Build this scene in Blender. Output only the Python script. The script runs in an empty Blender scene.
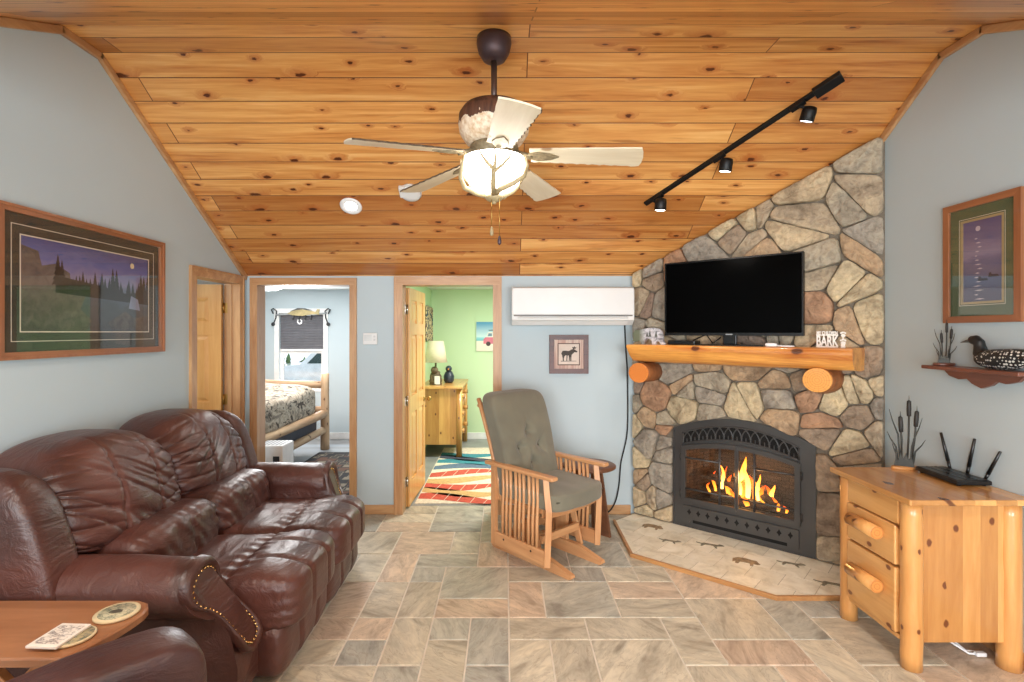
import bpy, bmesh, math, random
from mathutils import Matrix, Vector, noise, Euler
sc = bpy.context.scene
COL = sc.collection
PI = math.pi
R = math.radians

# ------------------------------------------------------------------ camera, world, light, exposure
cam_d = bpy.data.cameras.new('camera'); cam = bpy.data.objects.new('camera', cam_d); COL.objects.link(cam)
cam_d.sensor_width = 36.0; cam_d.lens = 525 / 1024 * 36.0
cam_d.shift_x = 7 / 1024; cam_d.shift_y = -9 / 1024
cam_d.clip_start = 0.05
cam.location = (0, 0, 1.64); cam.rotation_euler = (R(90), 0, 0)
sc.camera = cam
sc.view_settings.view_transform = 'Standard'
sc.view_settings.look = 'None'
sc.view_settings.gamma = 1.0
sc.view_settings.exposure = 0.62
sc.view_settings.use_curve_mapping = False
sc.cycles.use_denoising = True
sc.cycles.max_bounces = 8
sc.cycles.sample_clamp_indirect = 6.0
sc.cycles.caustics_reflective = False
sc.cycles.caustics_refractive = False

world = bpy.data.worlds.new('daylight_sky'); sc.world = world; world.use_nodes = True
bg = world.node_tree.nodes['Background']
bg.inputs[0].default_value = (0.80, 0.90, 1.0, 1); bg.inputs[1].default_value = 1.3

def lamp(name, kind, loc, energy, color=(1, 1, 1), rot=(0, 0, 0), size=None, size_y=None, spot=None, blend=0.5):
    d = bpy.data.lights.new(name, kind); d.energy = energy; d.color = color
    if kind == 'AREA':
        d.shape = 'RECTANGLE'; d.size = size; d.size_y = size_y or size
    elif kind == 'SPOT':
        d.spot_size = spot; d.spot_blend = blend; d.shadow_soft_size = size or 0.03
    else:
        d.shadow_soft_size = size or 0.1
    o = bpy.data.objects.new(name, d); COL.objects.link(o); o.location = loc; o.rotation_euler = rot
    return o

# fill light added at made-up, unseen windows behind the camera
lamp('added_front_window_fill', 'AREA', (-1.25, -2.45, 1.5), 110, (0.93, 0.97, 1.0), (R(90), 0, 0), 1.7, 1.9)
lamp('added_patio_door_fill', 'AREA', (1.35, -2.45, 1.3), 110, (0.93, 0.97, 1.0), (R(90), 0, 0), 1.7, 2.1)
# daylight at the bedroom window, its dome lamp, then added room fill
lamp('daylight_bedroom_window', 'AREA', (-3.12, 8.02, 1.2), 34, (0.97, 0.98, 1.0), (R(-90), 0, 0), 0.66, 1.1)
lamp('bedroom_lamp_light', 'AREA', (-2.6, 6.4, 2.26), 34, (1.0, 0.97, 0.94), (0, 0, 0), .5)
lamp('added_green_room_fill', 'AREA', (0.3, 6.2, 2.26), 52, (1.0, 0.98, 0.94), (0, 0, 0), .5)  # unseen ceiling light added to brighten the green room
lamp('added_side_room_fill', 'AREA', (-3.1, 3.5, 2.17), 9, (1.0, 0.96, 0.88), (0, 0, 0), .6)  # fill added for the side room

# ------------------------------------------------------------------ helpers
def lin(c):
    out = []
    for v in c[:3]:
        v = v / 255.0
        out.append(v / 12.92 if v <= 0.04045 else ((v + 0.055) / 1.055) ** 2.4)
    return (*out, 1.0)

class NT:
    def __init__(s, name):
        s.m = bpy.data.materials.new(name); s.m.use_nodes = True
        s.t = s.m.node_tree; s.b = s.t.nodes['Principled BSDF']; s.out = s.t.nodes['Material Output']
    def n(s, typ, **kw):
        nd = s.t.nodes.new(typ)
        for k, v in kw.items(): setattr(nd, k, v)
        return nd
    def l(s, a, b): s.t.links.new(a, b)
    def setv(s, **kw):
        for k, v in kw.items():
            s.b.inputs[{'rough': 'Roughness', 'metal': 'Metallic', 'col': 'Base Color', 'spec': 'Specular IOR Level',
                        'coat': 'Coat Weight', 'coatr': 'Coat Roughness', 'alpha': 'Alpha', 'trans': 'Transmission Weight',
                        'sheen': 'Sheen Weight', 'es': 'Emission Strength', 'ec': 'Emission Color'}[k]].default_value = v
    def math(s, op, a, b=None, c=None):
        nd = s.n('ShaderNodeMath', operation=op)
        for i, x in enumerate((a, b, c)):
            if x is None: continue
            if hasattr(x, 'is_output'): s.l(x, nd.inputs[i])
            else: nd.inputs[i].default_value = x
        return nd.outputs[0]
    def coord(s, kind='Object', scale=(1, 1, 1), rot=(0, 0, 0), loc=(0, 0, 0)):
        tc = s.n('ShaderNodeTexCoord'); mp = s.n('ShaderNodeMapping')
        mp.inputs['Scale'].default_value = scale; mp.inputs['Rotation'].default_value = rot; mp.inputs['Location'].default_value = loc
        s.l(tc.outputs[kind], mp.inputs[0]); return mp.outputs[0]
    def noise(s, vec, scale=5, detail=4, rough=0.55, dist=0.0):
        nd = s.n('ShaderNodeTexNoise'); nd.inputs['Scale'].default_value = scale; nd.inputs['Detail'].default_value = detail
        nd.inputs['Roughness'].default_value = rough; nd.inputs['Distortion'].default_value = dist
        if vec is not None: s.l(vec, nd.inputs['Vector'])
        return nd.outputs['Fac']
    def ramp(s, fac, stops, interp='LINEAR'):
        nd = s.n('ShaderNodeValToRGB'); cr = nd.color_ramp; cr.interpolation = interp
        while len(cr.elements) < len(stops): cr.elements.new(0.5)
        for e, (p, c) in zip(cr.elements, stops): e.position = p; e.color = c
        s.l(fac, nd.inputs[0]); return nd.outputs[0]
    def mix(s, fac, a, b, mode='MIX'):
        nd = s.n('ShaderNodeMix', data_type='RGBA', blend_type=mode)
        for i, x in ((0, fac), (6, a), (7, b)):
            if hasattr(x, 'is_output'): s.l(x, nd.inputs[i])
            else: nd.inputs[i].default_value = x
        return nd.outputs[2]
    def bump(s, h, strength=0.2, dist=0.01):
        nd = s.n('ShaderNodeBump'); nd.inputs['Strength'].default_value = strength; nd.inputs['Distance'].default_value = dist
        s.l(h, nd.inputs['Height']); s.l(nd.outputs[0], s.b.inputs['Normal'])
    def col(s, c): s.l(c, s.b.inputs['Base Color'])

def plain(name, rgb, rough=0.5, metal=0.0, var=0.06, scale=8.0, bump=0.0, bscale=60, spec=0.5, coat=0.0):
    t = NT(name); t.setv(rough=rough, metal=metal, spec=spec, coat=coat)
    v = t.coord('Object')
    c = lin(rgb); d = tuple(x * (1 - var * 2) for x in c[:3]) + (1,); e = tuple(min(1, x * (1 + var)) for x in c[:3]) + (1,)
    t.col(t.ramp(t.noise(v, scale, 3), [(0.3, d), (0.7, e)]))
    if bump: t.bump(t.noise(v, bscale, 3), bump, 0.004)
    return t.m

def emit(name, rgb, strength):
    t = NT(name); t.setv(col=lin(rgb), ec=lin(rgb), es=strength, rough=0.4); return t.m

def glass(name, tint=(1, 1, 1), refl=1.0, rough=0.02):
    t = NT(name)
    tr = t.n('ShaderNodeBsdfTransparent'); tr.inputs[0].default_value = (*tint, 1)
    gl = t.n('ShaderNodeBsdfGlossy'); gl.inputs['Roughness'].default_value = rough
    lw = t.n('ShaderNodeLayerWeight'); lw.inputs[0].default_value = 0.5
    fr = t.math('ADD', 0.04, t.math('MULTIPLY', t.math('POWER', lw.outputs['Facing'], 5.0), 0.96))
    mx = t.n('ShaderNodeMixShader')
    t.l(t.math('MULTIPLY', fr, refl), mx.inputs[0]); t.l(tr.outputs[0], mx.inputs[1]); t.l(gl.outputs[0], mx.inputs[2])
    t.l(mx.outputs[0], t.out.inputs[0]); return t.m

def wood(name, light, dark, axis='X', scale=1.0, rough=0.4, knots=0.0, strips=0.0, strip_axis='Y', coat=0.0, ring=1.0, knot_col=(84, 40, 16)):
    """Timber whose grain runs along an object axis; optional knots and glued-up strips."""
    t = NT(name); t.setv(rough=rough, coat=coat)
    ai = 'XYZ'.index(axis)
    sc_ = [9.0 * scale] * 3; sc_[ai] = 0.9 * scale
    v = t.coord('Object', tuple(sc_))
    tc = t.n('ShaderNodeTexCoord'); sep = t.n('ShaderNodeSeparateXYZ'); t.l(tc.outputs['Object'], sep.inputs[0])
    if strips:
        si = t.math('FLOOR', t.math('DIVIDE', sep.outputs['XYZ'.index(strip_axis)], strips))
        wn = t.n('ShaderNodeTexWhiteNoise', noise_dimensions='1D'); t.l(si, wn.inputs['W'])
        add = t.n('ShaderNodeVectorMath', operation='ADD'); t.l(v, add.inputs[0])
        cx = t.n('ShaderNodeCombineXYZ')
        o = t.math('MULTIPLY', wn.outputs['Value'], 37.0)
        for i in range(3): t.l(o, cx.inputs[i])
        t.l(cx.outputs[0], add.inputs[1]); v = add.outputs[0]
    g1 = t.noise(v, 1.0, 5, 0.6, 1.2 * ring)
    g2 = t.noise(v, 7.0, 3, 0.6, 0.3)
    m = t.math('ADD', t.math('MULTIPLY', g1, 0.75), t.math('MULTIPLY', g2, 0.25))
    L, D = lin(light), lin(dark)
    M = tuple((a + b) / 2 for a, b in zip(L, D))
    c = t.ramp(m, [(0.32, D), (0.5, M), (0.66, L)])
    if strips:
        c = t.mix(1.0, c, t.ramp(wn.outputs['Value'], [(0, (0.66, 0.56, 0.47, 1)), (1, (1.16, 1.16, 1.14, 1))]), 'MULTIPLY')
    if knots:
        oth = [k for k in range(3) if k != ai]
        kc = t.n('ShaderNodeCombineXYZ')
        t.l(t.math('MULTIPLY', t.math('ADD', sep.outputs[oth[0]], t.math('ADD', sep.outputs[oth[1]], 3.7)), 7.5 * knots), kc.inputs[0])
        t.l(t.math('MULTIPLY', t.math('ADD', sep.outputs[ai], 5.3), 5.0 * knots), kc.inputs[1]); kv = kc.outputs[0]
        vo = t.n('ShaderNodeTexVoronoi', voronoi_dimensions='2D'); vo.inputs['Scale'].default_value = 1.0; t.l(kv, vo.inputs['Vector'])
        sepc = t.n('ShaderNodeSeparateColor'); t.l(vo.outputs['Color'], sepc.inputs[0])
        on = t.math('GREATER_THAN', sepc.outputs[0], 0.2)
        r = t.math('ADD', vo.outputs['Distance'], t.math('MULTIPLY', t.math('SUBTRACT', t.noise(kv, 9, 2), 0.5), 0.05))
        halo = t.math('MULTIPLY', on, t.ramp(r, [(0.05, (1, 1, 1, 1)), (0.24, (0, 0, 0, 1))]))
        core = t.math('MULTIPLY', on, t.ramp(r, [(0.055, (1, 1, 1, 1)), (0.085, (0, 0, 0, 1))]))
        c = t.mix(t.math('MULTIPLY', halo, 0.45), c, D)
        c = t.mix(t.math('MULTIPLY', core, 0.9), c, lin(knot_col))
    t.col(c)
    t.bump(m, 0.12, 0.003)
    return t.m

class MB:
    def __init__(s, mat=None):
        s.v = []; s.f = []; s.mi = []; s.sm = []; s.mats = []; s.cur = 0; s.uv = None
        if mat: s.use(mat)
    def use(s, m):
        if m not in s.mats: s.mats.append(m)
        s.cur = s.mats.index(m); return s
    def add(s, vs, fs, smooth=False, M=None):
        o = len(s.v)
        for p in vs: s.v.append(M @ Vector(p) if M is not None else Vector(p))
        for f in fs: s.f.append([i + o for i in f]); s.mi.append(s.cur); s.sm.append(smooth)
        return s
    def box(s, c, d, M=None, rz=0):
        x, y, z = c; a, b, h = d[0] / 2, d[1] / 2, d[2] / 2
        vs = [(i * a, j * b, k * h) for i in (-1, 1) for j in (-1, 1) for k in (-1, 1)]
        T = Matrix.Translation(c) @ Matrix.Rotation(rz, 4, 'Z')
        if M is not None: T = M @ T
        return s.add(vs, [(0, 1, 3, 2), (4, 6, 7, 5), (0, 4, 5, 1), (2, 3, 7, 6), (0, 2, 6, 4), (1, 5, 7, 3)], False, T)
    def box2(s, p, q, M=None):
        return s.box([(a + b) / 2 for a, b in zip(p, q)], [abs(a - b) for a, b in zip(p, q)], M)
    def rbox(s, c, d, bev=0.01, seg=2, M=None, rot=None):
        bm = bmesh.new(); bmesh.ops.create_cube(bm, size=1.0)
        for v in bm.verts: v.co = Vector((v.co.x * d[0], v.co.y * d[1], v.co.z * d[2]))
        bmesh.ops.bevel(bm, geom=bm.edges[:], offset=min(bev, min(d) * 0.49), segments=seg, affect='EDGES', profile=0.5)
        bm.verts.index_update()
        T = Matrix.Translation(c)
        if rot is not None: T = T @ (rot if isinstance(rot, Matrix) else Euler(rot).to_matrix().to_4x4())
        if M is not None: T = M @ T
        s.add([v.co.copy() for v in bm.verts], [[v.index for v in f.verts] for f in bm.faces], False, T); bm.free(); return s
    def rbox2(s, p, q, bev=0.006, seg=2, M=None):
        return s.rbox([(a + b) / 2 for a, b in zip(p, q)], [abs(a - b) for a, b in zip(p, q)], bev, seg, M)
    def tube(s, pts, rad, n=10, M=None, smooth=True, flat=1.0, cap=True):
        pts = [Vector(p) for p in pts]
        if not hasattr(rad, '__len__'): rad = [rad] * len(pts)
        vs = []; fs = []; prev = None
        for i, p in enumerate(pts):
            t = (pts[min(i + 1, len(pts) - 1)] - pts[max(i - 1, 0)]).normalized()
            if prev is None:
                a = Vector((0, 0, 1)) if abs(t.z) < 0.9 else Vector((0, 1, 0))
                x = t.cross(a).normalized()
            else:
                x = (prev - t * prev.dot(t)).normalized()
            prev = x; y = t.cross(x)
            for k in range(n):
                th = 2 * PI * k / n
                vs.append(p + x * math.cos(th) * rad[i] + y * math.sin(th) * rad[i] * flat)
        m = len(pts)
        for i in range(m - 1):
            for k in range(n):
                fs.append((i * n + k, i * n + (k + 1) % n, (i + 1) * n + (k + 1) % n, (i + 1) * n + k))
        s.add(vs, fs, smooth, M)
        if cap:
            o = len(s.v) - len(vs)
            for f in (list(range(n))[::-1], [(m - 1) * n + k for k in range(n)]):
                s.f.append([o + k for k in f]); s.mi.append(s.cur); s.sm.append(False)
        return s
    def cyl(s, p, q, r, r2=None, n=16, M=None, smooth=True):
        return s.tube([p, q], [r, r if r2 is None else r2], n, M, smooth)
    def lathe(s, prof, c=(0, 0, 0), n=24, M=None, smooth=True, sx=1.0, sy=1.0):
        vs = []; fs = []
        for r, z in prof:
            for k in range(n):
                th = 2 * PI * k / n; vs.append((c[0] + r * math.cos(th) * sx, c[1] + r * math.sin(th) * sy, c[2] + z))
        for i in range(len(prof) - 1):
            for k in range(n):
                fs.append((i * n + k, i * n + (k + 1) % n, (i + 1) * n + (k + 1) % n, (i + 1) * n + k))
        fs.append(tuple(range(n))[::-1]); fs.append(tuple((len(prof) - 1) * n + k for k in range(n)))
        return s.add(vs, fs, smooth, M)
    def ell(s, c, r, n=14, m=10, M=None):
        prof = [(math.sin(PI * i / m), -math.cos(PI * i / m)) for i in range(m + 1)]
        prof[0] = (0.01, -1); prof[-1] = (0.01, 1)
        T = Matrix.Translation(c) @ Matrix.Diagonal((*r, 1))
        if M is not None: T = M @ T
        return s.lathe(prof, n=n, M=T)
    def prism(s, poly, h0, h1, M=None, smooth=False):
        n = len(poly)
        vs = [(x, y, h0) for x, y in poly] + [(x, y, h1) for x, y in poly]
        fs = [tuple(range(n))[::-1], tuple(range(n, 2 * n))] + [(i, (i + 1) % n, n + (i + 1) % n, n + i) for i in range(n)]
        return s.add(vs, fs, smooth, M)
    def ring(s, outer, inner, h0, h1, M=None):
        n = len(outer)
        vs = [(x, y, h) for h in (h0, h1) for P in (outer, inner) for x, y in P]
        fs = []
        for i in range(n):
            j = (i + 1) % n
            fs += [(i, j, n + j, n + i), (2 * n + j, 2 * n + i, 3 * n + i, 3 * n + j), (j, i, 2 * n + i, 2 * n + j), (n + i, n + j, 3 * n + j, 3 * n + i)]
        return s.add(vs, fs, False, M)
    def flat(s, poly, M=None, h=0.0):
        return s.add([(x, y, h) for x, y in poly], [tuple(range(len(poly)))], False, M)
    def puff(s, c, d, n=4.0, div=10, fn=None, M=None):
        """Rounded upholstery block: a subdivided cube blown towards a superellipsoid, then deformed by fn."""
        idx = {}; vs = []; fs = []
        def vid(p):
            k = tuple(round(x * div) for x in p)
            if k not in idx:
                q = Vector(p); L = (abs(q.x) ** n + abs(q.y) ** n + abs(q.z) ** n) ** (1 / n)
                q = q / L
                w = Vector((q.x * d[0] / 2, q.y * d[1] / 2, q.z * d[2] / 2))
                if fn: w = Vector(fn(w, q))
                idx[k] = len(vs); vs.append(w + Vector(c))
            return idx[k]
        for ax in range(3):
            for sg in (-1, 1):
                for i in range(div):
                    for j in range(div):
                        q = []
                        for (a, b) in ((i, j), (i + 1, j), (i + 1, j + 1), (i, j + 1)):
                            p = [0, 0, 0]; p[ax] = sg; p[(ax + 1) % 3] = 2 * a / div - 1; p[(ax + 2) % 3] = 2 * b / div - 1
                            q.append(vid(p))
                        fs.append(q if sg > 0 else q[::-1])
        return s.add(vs, fs, True, M)
    def grid(s, P, smooth=True, M=None):
        nu, nv = len(P), len(P[0])
        vs = [p for row in P for p in row]
        fs = [(i * nv + j, (i + 1) * nv + j, (i + 1) * nv + j + 1, i * nv + j + 1) for i in range(nu - 1) for j in range(nv - 1)]
        return s.add(vs, fs, smooth, M)
    def build(s, name, parent=None, local=False):
        me = bpy.data.meshes.new(name)
        vs = s.v
        if parent is not None and not local:
            inv = MW[parent.name].inverted(); vs = [inv @ v for v in vs]
        me.from_pydata([tuple(v) for v in vs], [], s.f)
        for m in s.mats: me.materials.append(m)
        me.polygons.foreach_set('material_index', s.mi)
        me.polygons.foreach_set('use_smooth', s.sm)
        me.update()
        o = bpy.data.objects.new(name, me); COL.objects.link(o)
        if parent is not None: o.parent = parent
        MW[o.name] = MW[parent.name].copy() if parent is not None else Matrix.Identity(4)
        return o
MW = {}

def tag(o, label=None, cat=None, group=None, kind=None):
    if label: o['label'] = label
    if cat: o['category'] = cat
    if group: o['group'] = group
    if kind: o['kind'] = kind
    return o

def thing(name, label, cat, loc=(0, 0, 0), rz=0.0, group=None):
    o = bpy.data.objects.new(name, None); COL.objects.link(o); o.empty_display_size = 0.1
    o.location = loc; o.rotation_euler = (0, 0, rz)
    MW[o.name] = Matrix.Translation(loc) @ Matrix.Rotation(rz, 4, 'Z')
    return tag(o, label, cat, group)

def struct(mb, name, parent=None):
    o = mb.build(name, parent)
    if parent is None: o['kind'] = 'structure'
    return o

def frame(o, x, y):
    """Matrix with local x, y along the given world directions, z their cross product."""
    x = Vector(x).normalized(); y = Vector(y).normalized(); z = x.cross(y)
    M = Matrix((x, y, z)).transposed().to_4x4(); M.translation = Vector(o); return M
XZ = lambda y: frame((0, y, 0), (1, 0, 0), (0, 0, 1))      # local (x, z); extrusion towards -Y
YZ = lambda x: frame((x, 0, 0), (0, 1, 0), (0, 0, 1))      # local (y, z); extrusion towards +X

def text_mesh(mb, body, size, M, depth=0.004, align='CENTER', bold=0.0):
    cu = bpy.data.curves.new('lettering', 'FONT'); cu.body = body; cu.size = size; cu.extrude = depth; cu.align_x = align; cu.offset = bold
    o = bpy.data.objects.new('lettering', cu); COL.objects.link(o)
    me = o.to_mesh()
    mb.add([v.co.copy() for v in me.vertices], [list(p.vertices) for p in me.polygons], False, M)
    o.to_mesh_clear(); bpy.data.objects.remove(o); bpy.data.curves.remove(cu)
# ------------------------------------------------------------------ materials of the setting
def wall_paint(name, rgb):
    t = NT(name); t.setv(rough=0.55, spec=0.35)
    v = t.coord('Object'); c = lin(rgb)
    t.col(t.ramp(t.noise(v, 1.5, 2), [(0.3, tuple(x * 0.97 for x in c[:3]) + (1,)), (0.7, c)]))
    t.bump(t.noise(v, 180, 2), 0.06, 0.002); return t.m
M_wall = wall_paint('grey_blue_paint', (184, 199, 205))
M_blue = wall_paint('pale_blue_paint', (192, 205, 211))
M_green = wall_paint('mint_green_paint', (204, 230, 188))
M_white = wall_paint('white_paint', (232, 233, 230))
M_trimw = plain('white_trim', (240, 240, 240), 0.35)
M_pine = wood('orange_pine_trim', (202, 160, 114), (162, 114, 74), 'Z', 1.0, 0.35, knots=0, coat=0.2)
M_pineX = wood('orange_pine_trim_across', (202, 160, 114), (162, 114, 74), 'X', 1.0, 0.35, knots=0, coat=0.2)
M_pineY = wood('orange_pine_trim_deep', (202, 160, 114), (162, 114, 74), 'Y', 1.0, 0.35, coat=0.2)
M_doorw = wood('golden_pine_door', (232, 184, 116), (208, 148, 80), 'Z', 0.8, 0.35, coat=0.25)
M_brass = plain('aged_brass', (176, 140, 80), 0.3, 1.0)
M_silver = plain('satin_nickel', (200, 196, 186), 0.25, 1.0)
M_black = plain('matt_black_metal', (18, 18, 19), 0.45, 0.3)

def ceiling_mat():
    """Knotty pine boards: UV u runs along the boards, v across them, both in metres."""
    t = NT('knotty_pine_boards'); t.setv(rough=0.32, coat=0.25, coatr=0.2)
    uv = t.n('ShaderNodeTexCoord').outputs['UV']
    br = t.n('ShaderNodeTexBrick', offset=0.37, offset_frequency=2, squash=1.0)
    br.inputs['Scale'].default_value = 1.0
    br.inputs['Brick Width'].default_value = 3.7; br.inputs['Row Height'].default_value = 0.155
    br.inputs['Mortar Size'].default_value = 0.0036; br.inputs['Mortar Smooth'].default_value = 0.4
    br.inputs['Color1'].default_value = (0, 0, 0, 1); br.inputs['Color2'].default_value = (1, 1, 1, 1)
    br.inputs['Mortar'].default_value = (0.5, 0.5, 0.5, 1)
    wob = t.n('ShaderNodeVectorMath', operation='ADD'); t.l(uv, wob.inputs[0]); wob.inputs[1].default_value = (50.3, 20.07, 0)
    t.l(wob.outputs[0], br.inputs['Vector'])
    sep = t.n('ShaderNodeSeparateXYZ'); t.l(wob.outputs[0], sep.inputs[0])
    row = t.math('FLOOR', t.math('DIVIDE', sep.outputs[1], 0.155))
    wn = t.n('ShaderNodeTexWhiteNoise', noise_dimensions='2D')
    bid = t.n('ShaderNodeCombineXYZ'); t.l(row, bid.inputs[0]); t.l(br.outputs['Color'], bid.inputs[1]); t.l(bid.outputs[0], wn.inputs['Vector'])
    rnd = wn.outputs['Value']
    off = t.n('ShaderNodeCombineXYZ'); t.l(t.math('MULTIPLY', rnd, 61.0), off.inputs[0]); t.l(t.math('MULTIPLY', row, 3.7), off.inputs[2])
    base = t.n('ShaderNodeVectorMath', operation='ADD'); t.l(wob.outputs[0], base.inputs[0]); t.l(off.outputs[0], base.inputs[1])
    # knots
    mpk = t.n('ShaderNodeMapping'); mpk.inputs['Scale'].default_value = (3.0, 6.45, 1.0); t.l(base.outputs[0], mpk.inputs[0])
    vo = t.n('ShaderNodeTexVoronoi', voronoi_dimensions='2D'); vo.inputs['Scale'].default_value = 1.0; vo.inputs['Randomness'].default_value = 1.0
    t.l(mpk.outputs[0], vo.inputs['Vector'])
    sc_ = t.n('ShaderNodeSeparateColor'); t.l(vo.outputs['Color'], sc_.inputs[0])
    on = t.math('GREATER_THAN', sc_.outputs[0], 0.2)
    kn = t.noise(mpk.outputs[0], 6, 3, 0.6)
    size = t.math('ADD', 0.45, t.math('MULTIPLY', t.math('POWER', sc_.outputs[1], 0.6), 1.5))
    d = t.math('MULTIPLY', t.math('ADD', vo.outputs['Distance'], t.math('MULTIPLY', t.math('SUBTRACT', kn, 0.5), 0.2)), size)
    core = t.math('MULTIPLY', on, t.ramp(d, [(0.055, (1, 1, 1, 1)), (0.085, (0, 0, 0, 1))]))
    halo = t.math('MULTIPLY', on, t.ramp(d, [(0.07, (1, 1, 1, 1)), (0.30, (0, 0, 0, 1))]))
    # grain bends round the knots
    mpg = t.n('ShaderNodeMapping'); mpg.inputs['Scale'].default_value = (0.55, 11.0, 1.0); t.l(base.outputs[0], mpg.inputs[0])
    bend = t.n('ShaderNodeCombineXYZ'); t.l(t.math('MULTIPLY', halo, 0.9), bend.inputs[1])
    gv = t.n('ShaderNodeVectorMath', operation='ADD'); t.l(mpg.outputs[0], gv.inputs[0]); t.l(bend.outputs[0], gv.inputs[1])
    g1 = t.noise(gv.outputs[0], 1.0, 4, 0.55, 1.4); g2 = t.noise(gv.outputs[0], 5.0, 3, 0.6, 0.4)
    g = t.math('ADD', t.math('MULTIPLY', g1, 0.7), t.math('MULTIPLY', g2, 0.3))
    c = t.ramp(g, [(0.28, lin((164, 92, 42))), (0.41, lin((208, 142, 76))), (0.56, lin((228, 170, 100))), (0.72, lin((244, 198, 132)))])
    c = t.mix(1.0, c, t.ramp(rnd, [(0.0, (0.62, 0.48, 0.38, 1)), (0.3, (0.88, 0.80, 0.72, 1)), (0.65, (1.0, 0.98, 0.95, 1)), (1.0, (1.12, 1.12, 1.10, 1))]), 'MULTIPLY')
    # dark heart streaks
    mps = t.n('ShaderNodeMapping'); mps.inputs['Scale'].default_value = (0.8, 9.0, 1.0); mps.inputs['Location'].default_value = (3, 9, 0); t.l(base.outputs[0], mps.inputs[0])
    stk = t.ramp(t.noise(mps.outputs[0], 1.0, 4, 0.6, 0.6), [(0.61, (0, 0, 0, 1)), (0.72, (1, 1, 1, 1))])
    c = t.mix(t.math('MULTIPLY', stk, 0.55), c, lin((124, 60, 26)))
    c = t.mix(t.math('MULTIPLY', halo, 0.6), c, lin((168, 84, 36)))
    c = t.mix(t.math('MULTIPLY', core, 0.93), c, lin((74, 28, 12)))
    c = t.mix(t.math('MULTIPLY', br.outputs['Fac'], 0.9), c, lin((90, 44, 18)))
    t.col(c)
    h = t.math('SUBTRACT', t.math('MULTIPLY', g, 0.15), br.outputs['Fac'])
    t.bump(h, 0.5, 0.004)
    return t.m
M_ceil = ceiling_mat()

def tile_mat():
    t = NT('slate_look_tile'); t.setv(rough=0.4, spec=0.4)
    gi = t.n('ShaderNodeNewGeometry'); rnd = gi.outputs['Random Per Island']
    co = t.n('ShaderNodeTexCoord').outputs['Object']
    off = t.n('ShaderNodeCombineXYZ'); t.l(t.math('MULTIPLY', rnd, 91.0), off.inputs[0]); t.l(t.math('MULTIPLY', rnd, 57.0), off.inputs[1])
    ad = t.n('ShaderNodeVectorMath', operation='ADD'); t.l(co, ad.inputs[0]); t.l(off.outputs[0], ad.inputs[1])
    rt = t.n('ShaderNodeVectorRotate', rotation_type='Z_AXIS'); t.l(ad.outputs[0], rt.inputs['Vector']); t.l(t.math('MULTIPLY', rnd, 40.0), rt.inputs['Angle'])
    mp = t.n('ShaderNodeMapping'); mp.inputs['Scale'].default_value = (1.6, 4.2, 1); t.l(rt.outputs[0], mp.inputs[0])
    n1 = t.noise(mp.outputs[0], 1.4, 5, 0.6, 1.6); n2 = t.noise(mp.outputs[0], 6.0, 5, 0.65, 1.0)
    base = t.ramp(rnd, [(0.0, lin((190, 183, 166))), (0.25, lin((200, 193, 175))), (0.45, lin((181, 180, 169))), (0.6, lin((204, 186, 166))),
                        (0.8, lin((172, 172, 164))), (0.92, lin((194, 176, 158)))], 'CONSTANT')
    c = t.mix(1.0, base, t.ramp(n1, [(0.28, (0.54, 0.51, 0.49, 1)), (0.5, (1, 0.99, 0.97, 1)), (0.72, (1.24, 1.2, 1.14, 1))]), 'MULTIPLY')
    c = t.mix(0.8, c, t.ramp(n2, [(0.3, (0.72, 0.70, 0.68, 1)), (0.55, (1.0, 1.0, 1.0, 1)), (0.8, (1.12, 1.1, 1.08, 1))]), 'MULTIPLY')
    ve = t.ramp(t.math('ABSOLUTE', t.math('SUBTRACT', n1, 0.53)), [(0.0, (1, 1, 1, 1)), (0.012, (0, 0, 0, 1))])
    c = t.mix(t.math('MULTIPLY', ve, 0.35), c, lin((112, 92, 76)))
    t.col(c)
    t.bump(t.math('ADD', n1, t.math('MULTIPLY', n2, 0.5)), 0.12, 0.006)
    return t.m
M_tile = tile_mat()
M_grout = plain('pale_grout', (214, 206, 192), 0.8)

# ------------------------------------------------------------------ room shell
XL, XR, YB, YF = -2.34, 2.52, 4.73, -2.6
PROF = [(YB, 2.145), (3.026, 3.2475), (2.75, 3.2475), (1.5, 2.67), (YF, 2.67)]      # ceiling in (y, z)
def zceil(y):
    for (a, za), (b, zb) in zip(PROF, PROF[1:]):
        if b <= y <= a: return za + (zb - za) * (y - a) / (b - a)
    return PROF[0][1]

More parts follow.
